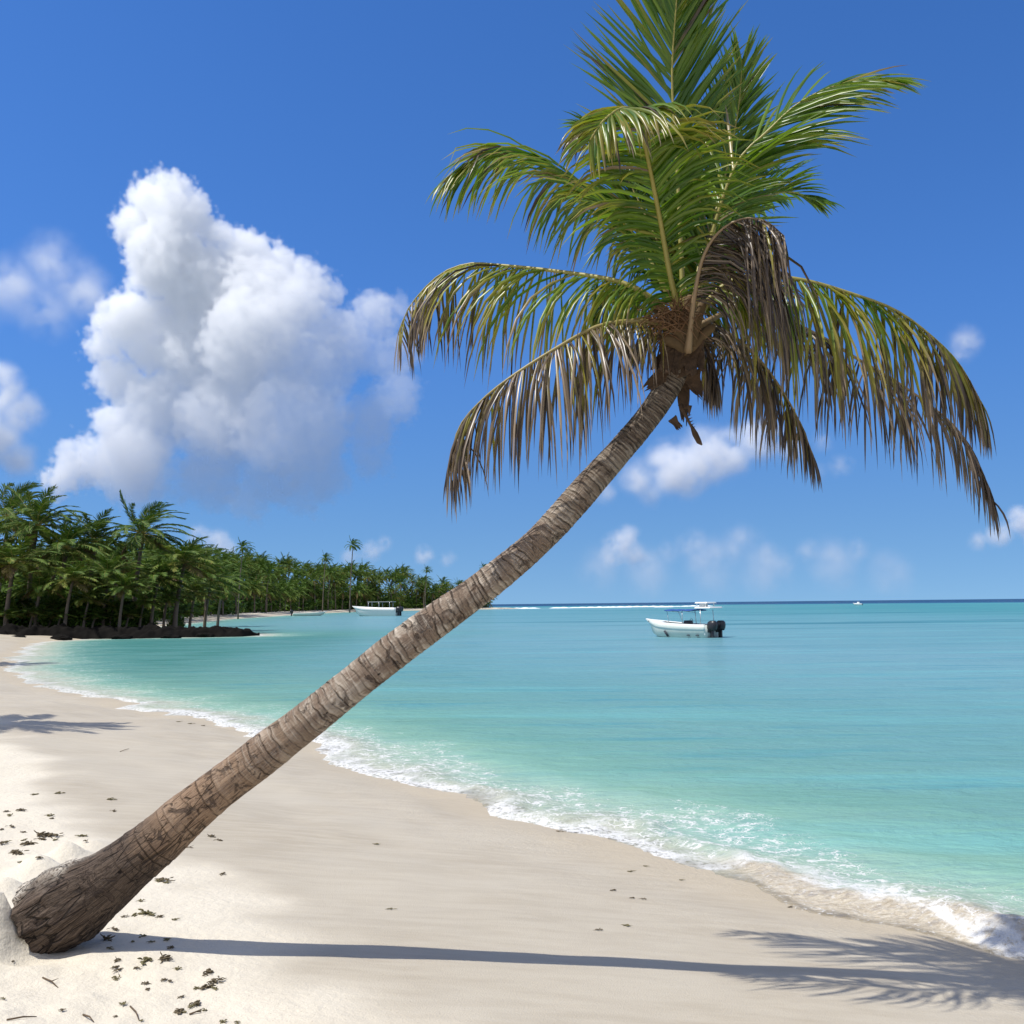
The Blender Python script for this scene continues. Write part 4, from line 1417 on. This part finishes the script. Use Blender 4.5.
weed_meshes = [weed_mesh(i, mt_weed if i % 2 else mt_weed2) for i in range(6)]
SP = [(175, 42), (105, 45), (65, 93), (20, 97), (28, 108), (35, 143), (150, 110), (158, 118), (333, 60), (343, 95), (120, 170), (140, 165), (155, 172), (165, 182),
      (125, 180), (88, 196), (18, 188), (8, 192), (48, 222), (55, 225), (5, 152), (70, 160), (72, 185), (120, 236), (60, 250), (250, 170), (258, 185), (635, 172),
      (660, 183), (490, 305), (480, 308), (500, 312), (425, 368), (435, 405), (460, 410), (480, 415), (525, 424), (345, 455), (375, 415), (320, 482), (432, 473), (398, 488),
      (457, 489), (500, 486), (517, 508), (330, 508), (440, 545), (455, 547), (490, 543), (505, 545), (350, 550), (412, 573), (535, 573), (345, 570), (355, 583), (348, 604), (625, 587),
      (650, 613), (625, 630), (650, 635), (495, 610), (510, 612), (438, 617), (445, 632), (370, 675), (545, 655), (588, 632), (585, 680), (575, 688), (540, 700), (548, 706), (615, 697),
      (425, 728), (350, 715), (185, 700), (38, 548), (10, 665), (715, 732), (670, 732), (670, 285)]
big = {(120, 170), (155, 172), (440, 545), (490, 543), (625, 587), (650, 613), (625, 630), (585, 680), (540, 700), (490, 305), (320, 482), (88, 196), (48, 222), (435, 405)}
for (cx, cy) in SP:
    px, py = cx / 3.01, 780 + cy / 3.01
    g = ground(px, py)
    o = link(bpy.data.objects.new("seaweed_clump", random.choice(weed_meshes)))
    k = (1.25 if (cx, cy) in big else random.uniform(.45, .8)) * (g.y / 5.2) * .85
    o.location = g + Vector((0, 0, .002)); o.scale = (k * 1.15, k, k * .8); o.rotation_euler = (0, 0, random.uniform(0, 6.28))
    tag(o, "small dried seaweed clump scattered on the sand around the foot of the leaning palm", "seaweed", "seaweed scraps on the dry sand")
for (px, py) in ((630, 872), (645, 867), (681, 881), (613, 891), (632, 899), (643, 900), (598, 931), (626, 926), (790, 908), (817, 894), (843, 868), (838, 866), (390, 910), (560, 832),
                 (178, 722), (190, 724), (203, 726), (376, 845)):
    g = ground(px, py)
    o = link(bpy.data.objects.new("seaweed_scrap", random.choice(weed_meshes)))
    k = random.uniform(.3, .55) * min(g.y, 11) / 5.2
    o.location = g + Vector((0, 0, .004)); o.scale = (k * 1.7, k * .7, k * .6); o.rotation_euler = (0, 0, random.uniform(-.4, .4))
    tag(o, "thin seaweed scrap left on the wet sand along the water's edge", "seaweed", "seaweed scraps on the wet sand")
for i, (ax_, ay_, bx_, by_) in enumerate(((392, 690, 418, 728), (128, 600, 175, 628), (250, 710, 282, 730), (570, 712, 605, 700), (20, 725, 110, 715), (555, 206, 582, 207), (800, 640, 824, 652))):
    a = ground(ax_ / 3.01, 780 + ay_ / 3.01); b_ = ground(bx_ / 3.01, 780 + by_ / 3.01)
    if i == 6: a, b_ = ground(120, 752), ground(129, 749)
    mid = (a + b_) * .5 + Vector((0, 0, .008))
    mb = MB(); mb.tube([a - mid + Vector((0, 0, .004)), Vector((.004, .004, 0)), b_ - mid + Vector((0, 0, .003))], [.004, .0035, .002], 6)
    if i % 2: mb.tube([Vector((0, 0, 0)), Vector((.03, .02, .008))], [.003, .001], 5)
    o = mb.build("twig", mt_twig); o.location = mid
    tag(o, "thin dry twig lying on the sand near the palm foot", "twig", "twigs on the sand")

# palms standing left of the view: only their shadows reach the beach
for (sx, sy, dx, hh) in ((10, 724, -1.9, 5.2), (2, 664, -2.5, 7.5)):
    g = ground(sx, sy)
    SUNH = 1.0
    o = copy_tree(NEAR[1])
    o.location = (g.x - hh * .552 - 1.0, g.y - hh * .155, float(land_z([g.x - hh * .55 - 1.2], [g.y])[0]))
    o.scale = (.52, .52, hh / 8.5); o.rotation_euler = (0, 0, .4)
    tag(o, "coconut palm standing on the upper beach beside the view, throwing frond shadow on the sand", "palm tree", "palms beside the view")

# ------------------------------------------------------------------ light
SUN_TO = Vector((-2.13, -.60, 3.85)).normalized()
sun_el = math.asin(SUN_TO.z)
sd = bpy.data.lights.new("sun", 'SUN')
sd.energy = 4.8; sd.angle = rad(.53); sd.color = (1.0, .965, .90)
sun = bpy.data.objects.new("sun", sd)
sun.rotation_euler = SUN_TO.to_track_quat('Z', 'Y').to_euler()
sun.location = (-10, -2, 20)
COL.objects.link(sun)

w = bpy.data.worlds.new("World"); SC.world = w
w.use_nodes = True
nt = NT(w.node_tree)
bg = w.node_tree.nodes['Background']
sky = nt.new('ShaderNodeTexSky')
sky.sky_type = 'NISHITA'; sky.sun_disc = False
sky.sun_elevation = sun_el
sky.sun_rotation = math.atan2(SUN_TO.x, SUN_TO.y)
sky.altitude = 0; sky.air_density = 1.0; sky.dust_density = .25; sky.ozone_density = 1.5
tcv = nt.new('ShaderNodeTexCoord').outputs['Generated']
lift = nt.vmath('NORMALIZE', nt.vmath('ADD', nt.vmath('MULTIPLY', tcv, (1, 1, .85)), (0, 0, .13)))
nt.l.new(lift, sky.inputs['Vector'])
hs = nt.new('ShaderNodeHueSaturation')
hs.inputs['Saturation'].default_value = 1.26
nt.l.new(sky.outputs[0], hs.inputs['Color'])
blue = nt.mix(1.0, hs.outputs[0], (.80, 1.0, 1.36), 'MULTIPLY')
sz = nt.new('ShaderNodeSeparateXYZ'); nt.l.new(tcv, sz.inputs[0])
blue = nt.mix(nt.maprange(sz.outputs['Z'], .0, .30), nt.mix(1.0, blue, (.98, .90, .77), 'MULTIPLY'), blue)
# white cloud cover added outside the view as neutral fill for the shadows
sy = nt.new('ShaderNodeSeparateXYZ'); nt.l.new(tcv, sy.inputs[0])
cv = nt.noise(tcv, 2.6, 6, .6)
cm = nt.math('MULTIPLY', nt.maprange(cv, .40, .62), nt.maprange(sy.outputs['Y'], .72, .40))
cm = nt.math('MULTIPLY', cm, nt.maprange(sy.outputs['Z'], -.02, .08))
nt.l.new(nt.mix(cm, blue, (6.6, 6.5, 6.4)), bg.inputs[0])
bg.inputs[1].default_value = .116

# ------------------------------------------------------------------ clouds (real volumes far out over the sea and land)
def cloud(lobes, dist, dens, amp, scale, res, edge, sk_=.5, seed=0.0, soft=0.0, aniso=.0, thick=1.0, fine=0.0):
    Y0 = dist
    k = Y0 / F_PX
    mt = bpy.data.materials.new("cloud_vapour"); mt.use_nodes = True
    t = NT(mt.node_tree); mt.node_tree.nodes.clear()
    mt.cycles.volume_step_rate = 1.0 if fine else 4.0
    pv = t.new('ShaderNodeVolumePrincipled'); ou = t.new('ShaderNodeOutputMaterial')
    pv.inputs['Color'].default_value = (1, 1, 1, 1)
    pv.inputs['Density'].default_value = dens
    pv.inputs['Anisotropy'].default_value = aniso
    mt.node_tree.links.new(pv.outputs[0], ou.inputs['Volume'])
    g = bpy.data.node_groups.new("cloud_field", 'GeometryNodeTree')
    g.interface.new_socket("Geometry", in_out='OUTPUT', socket_type='NodeSocketGeometry')
    n = NT(g)
    go = n.new('NodeGroupOutput')
    p = n.new('GeometryNodeInputPosition').outputs[0]
    rs = random.Random(int(seed) + 1)
    L3 = []
    for lb in lobes:
        px, py, r = lb[:3]
        dz = (lb[3] if len(lb) > 3 else rs.uniform(-.5, .5) * r) * thick
        c = at_y(px, py, Y0); c = c + Vector((0, dz * k, 0))
        L3.append((c, r * k))
    acc = None
    for c, r in L3:
        dd = n.math('SUBTRACT', n.vmath('DISTANCE', p, tuple(c)), r)
        if acc is None: acc = dd
        else:
            nd = n.new('ShaderNodeMath', operation='SMOOTH_MIN')
            n.put(nd.inputs[0], acc); n.put(nd.inputs[1], dd); nd.inputs[2].default_value = sk_ * k * 12
            acc = nd.outputs[0]
    pm = n.vmath('ADD', p, (seed * 137.0, seed * 51.0, seed * 17.0))
    rk = sum(r for _, r in L3) / len(L3)
    n1 = n.noise(pm, scale / rk, 5, .6)
    n2 = n.noise(pm, scale * .35 / rk, 2, .5)
    vo = n.new('ShaderNodeTexVoronoi', feature='SMOOTH_F1')
    n.l.new(pm, vo.inputs['Vector']); vo.inputs['Scale'].default_value = scale * 1.3 / rk
    if 'Detail' in vo.inputs: vo.inputs['Detail'].default_value = 2.0
    d1 = n.math('MULTIPLY', n.math('SUBTRACT', n1, .5), amp * rk * 2.4)
    d3 = n.math('MULTIPLY', n.math('SUBTRACT', vo.outputs['Distance'], .4), amp * rk * .7)
    d2 = n.math('MULTIPLY', n.math('SUBTRACT', n2, .5), amp * rk * 1.6)
    sdf = n.math('ADD', n.math('ADD', acc, d3), n.math('ADD', d1, d2))
    if fine:
        v2 = n.new('ShaderNodeTexVoronoi', feature='SMOOTH_F1')
        n.l.new(n.vmath('ADD', pm, n.vmath('SCALE', n.noise(pm, 4.0 / rk, 2, .5, out='Color'), .35 * rk)), v2.inputs['Vector'])
        v2.inputs['Scale'].default_value = 3.6 / rk; v2.inputs['Smoothness'].default_value = .35
        sdf = n.math('ADD', sdf, n.math('MULTIPLY', n.math('SUBTRACT', v2.outputs['Distance'], .4), fine * rk))
    dn = n.maprange(sdf, edge * k, -edge * k * (1 + soft * 6))
    if soft > 0:
        dn = n.math('MULTIPLY', dn, n.maprange(n1, .36, .62))
    if fine:
        sx = n.new('ShaderNodeSeparateXYZ'); n.l.new(p, sx.inputs[0])
        # the lit shoulder is thick, the right and the base thin out
        q = n.math('ADD', n.math('MULTIPLY', sx.outputs[0], .8), n.math('MULTIPLY', sx.outputs[2], -1.0))
        qa = at_y(140, 290, Y0); qb = at_y(320, 400, Y0)
        dn = n.math('MULTIPLY', dn, n.maprange(n.math('ADD', q, n.math('MULTIPLY', n.math('SUBTRACT', n2, .5), 400.0)), .8 * qa.x - qa.z, .8 * qb.x - qb.z, 1.0, .14))
    vc = n.new('GeometryNodeVolumeCube')
    lo = Vector((min(c.x - r * 1.3 for c, r in L3), min(c.y - r * 1.3 for c, r in L3), min(c.z - r * 1.3 for c, r in L3)))
    hi = Vector((max(c.x + r * 1.3 for c, r in L3), max(c.y + r * 1.3 for c, r in L3), max(c.z + r * 1.3 for c, r in L3)))
    n.l.new(dn, vc.inputs['Density'])
    vc.inputs['Min'].default_value = lo; vc.inputs['Max'].default_value = hi
    vox = res * k
    for ax, a, b_ in (('X', lo.x, hi.x), ('Y', lo.y, hi.y), ('Z', lo.z, hi.z)):
        vc.inputs['Resolution ' + ax].default_value = max(8, int((b_ - a) / vox))
    sm = n.new('GeometryNodeSetMaterial'); sm.inputs['Material'].default_value = mt
    n.l.new(vc.outputs[0], sm.inputs[0]); n.l.new(sm.outputs[0], go.inputs[0])
    vd = bpy.data.volumes.new("cloud"); vd.materials.append(mt)
    o = link(bpy.data.objects.new("cloud", vd))
    md = o.modifiers.new("field", 'NODES'); md.node_group = g
    tag(o, kind='stuff')
    return o


BIG = [(159, 205, 32), (178, 196, 24), (138, 226, 30), (186, 222, 34), (223, 240, 22), (242, 257, 30), (275, 266, 26), (309, 276, 26), (331, 292, 18),
       (172, 262, 46), (206, 290, 50), (258, 300, 44), (301, 312, 40), (129, 325, 34), (107, 347, 24), (155, 317, 26), (97, 376, 16), (118, 377, 30),
       (206, 350, 62), (266, 352, 62), (305, 372, 56), (338, 345, 44), (376, 312, 28), (388, 356, 28), (368, 418, 36), (301, 428, 62), (223, 420, 60), (163, 407, 46),
       (122, 428, 34), (88, 463, 32), (62, 482, 20), (142, 468, 46), (206, 474, 40), (266, 474, 38), (318, 470, 36), (250, 498, 24), (180, 494, 20), (300, 492, 26), (148, 352, 30), (402, 305, 20), (404, 345, 24), (396, 400, 30), (370, 455, 26)]
cloud(BIG, 2500, .034, .40, 1.35, 1.8, 2.2, sk_=.6, seed=3, fine=.50)
cloud([(45, 258, 36), (76, 283, 34), (16, 285, 36), (50, 312, 30), (90, 298, 22), (-20, 290, 36)], 2300, .022, .6, 1.0, 2.0, 10, seed=5, soft=.6)
cloud([(-5, 392, 34), (16, 412, 26), (-5, 440, 34), (12, 458, 22), (-20, 420, 36)], 2300, .035, .5, 1.0, 2.0, 6, seed=7, soft=.3)
cloud([(606, 492, 14), (638, 478, 24), (672, 466, 32), (702, 458, 32), (730, 450, 30), (760, 440, 26), (790, 446, 18), (690, 482, 18), (650, 490, 16)], 2600, .030, .5, 1.0, 2.0, 7, seed=9, soft=.25)
cloud([(620, 546, 18), (629, 535, 12), (612, 556, 14), (634, 556, 14)], 3200, .026, .5, 1.0, 1.5, 4, seed=11, soft=.3)
cloud([(684, 546, 13), (697, 540, 12), (668, 552, 12), (716, 552, 12), (742, 538, 14), (732, 550, 14), (770, 554, 13), (808, 550, 12), (832, 556, 12), (858, 550, 13), (650, 560, 12), (700, 562, 12), (780, 566, 12)], 3400, .011, .5, 1.0, 1.5, 6, seed=13, soft=.3)
cloud([(965, 342, 18), (960, 354, 13)], 2300, .03, .55, 1.0, 1.5, 6, seed=15, soft=.5)
cloud([(1020, 520, 17), (1000, 534, 15), (978, 541, 11), (1035, 535, 17)], 2600, .035, .5, 1.0, 1.5, 4, seed=17, soft=.2)
cloud([(842, 466, 14), (824, 440, 12), (818, 472, 10)], 2600, .022, .6, 1.0, 1.5, 6, seed=19, soft=.5)
cloud([(214, 542, 15), (200, 534, 12), (232, 548, 11), (370, 551, 13), (384, 545, 10), (425, 556, 11), (350, 557, 11), (448, 560, 9)], 3000, .03, .5, 1.0, 1.5, 4, seed=21, soft=.3)

cloud([(600, 566, 26), (650, 572, 30), (710, 566, 34), (770, 570, 34), (830, 566, 30), (890, 572, 26), (740, 545, 24)], 3800, .0032, .5, 1.0, 3.0, 9, seed=23, soft=.2)

# ------------------------------------------------------------------ render settings
SC.view_settings.view_transform = 'Standard'
SC.view_settings.look = 'None'
SC.view_settings.exposure = 0.02
SC.view_settings.gamma = 1.0
SC.render.engine = 'CYCLES'
cy = SC.cycles
cy.use_denoising = True
cy.max_bounces = 14
cy.diffuse_bounces = 3
cy.glossy_bounces = 3
cy.transmission_bounces = 4
cy.transparent_max_bounces = 12
cy.volume_bounces = 20
cy.volume_step_rate = 1.5
cy.volume_max_steps = 256
cy.caustics_reflective = False
cy.caustics_refractive = False
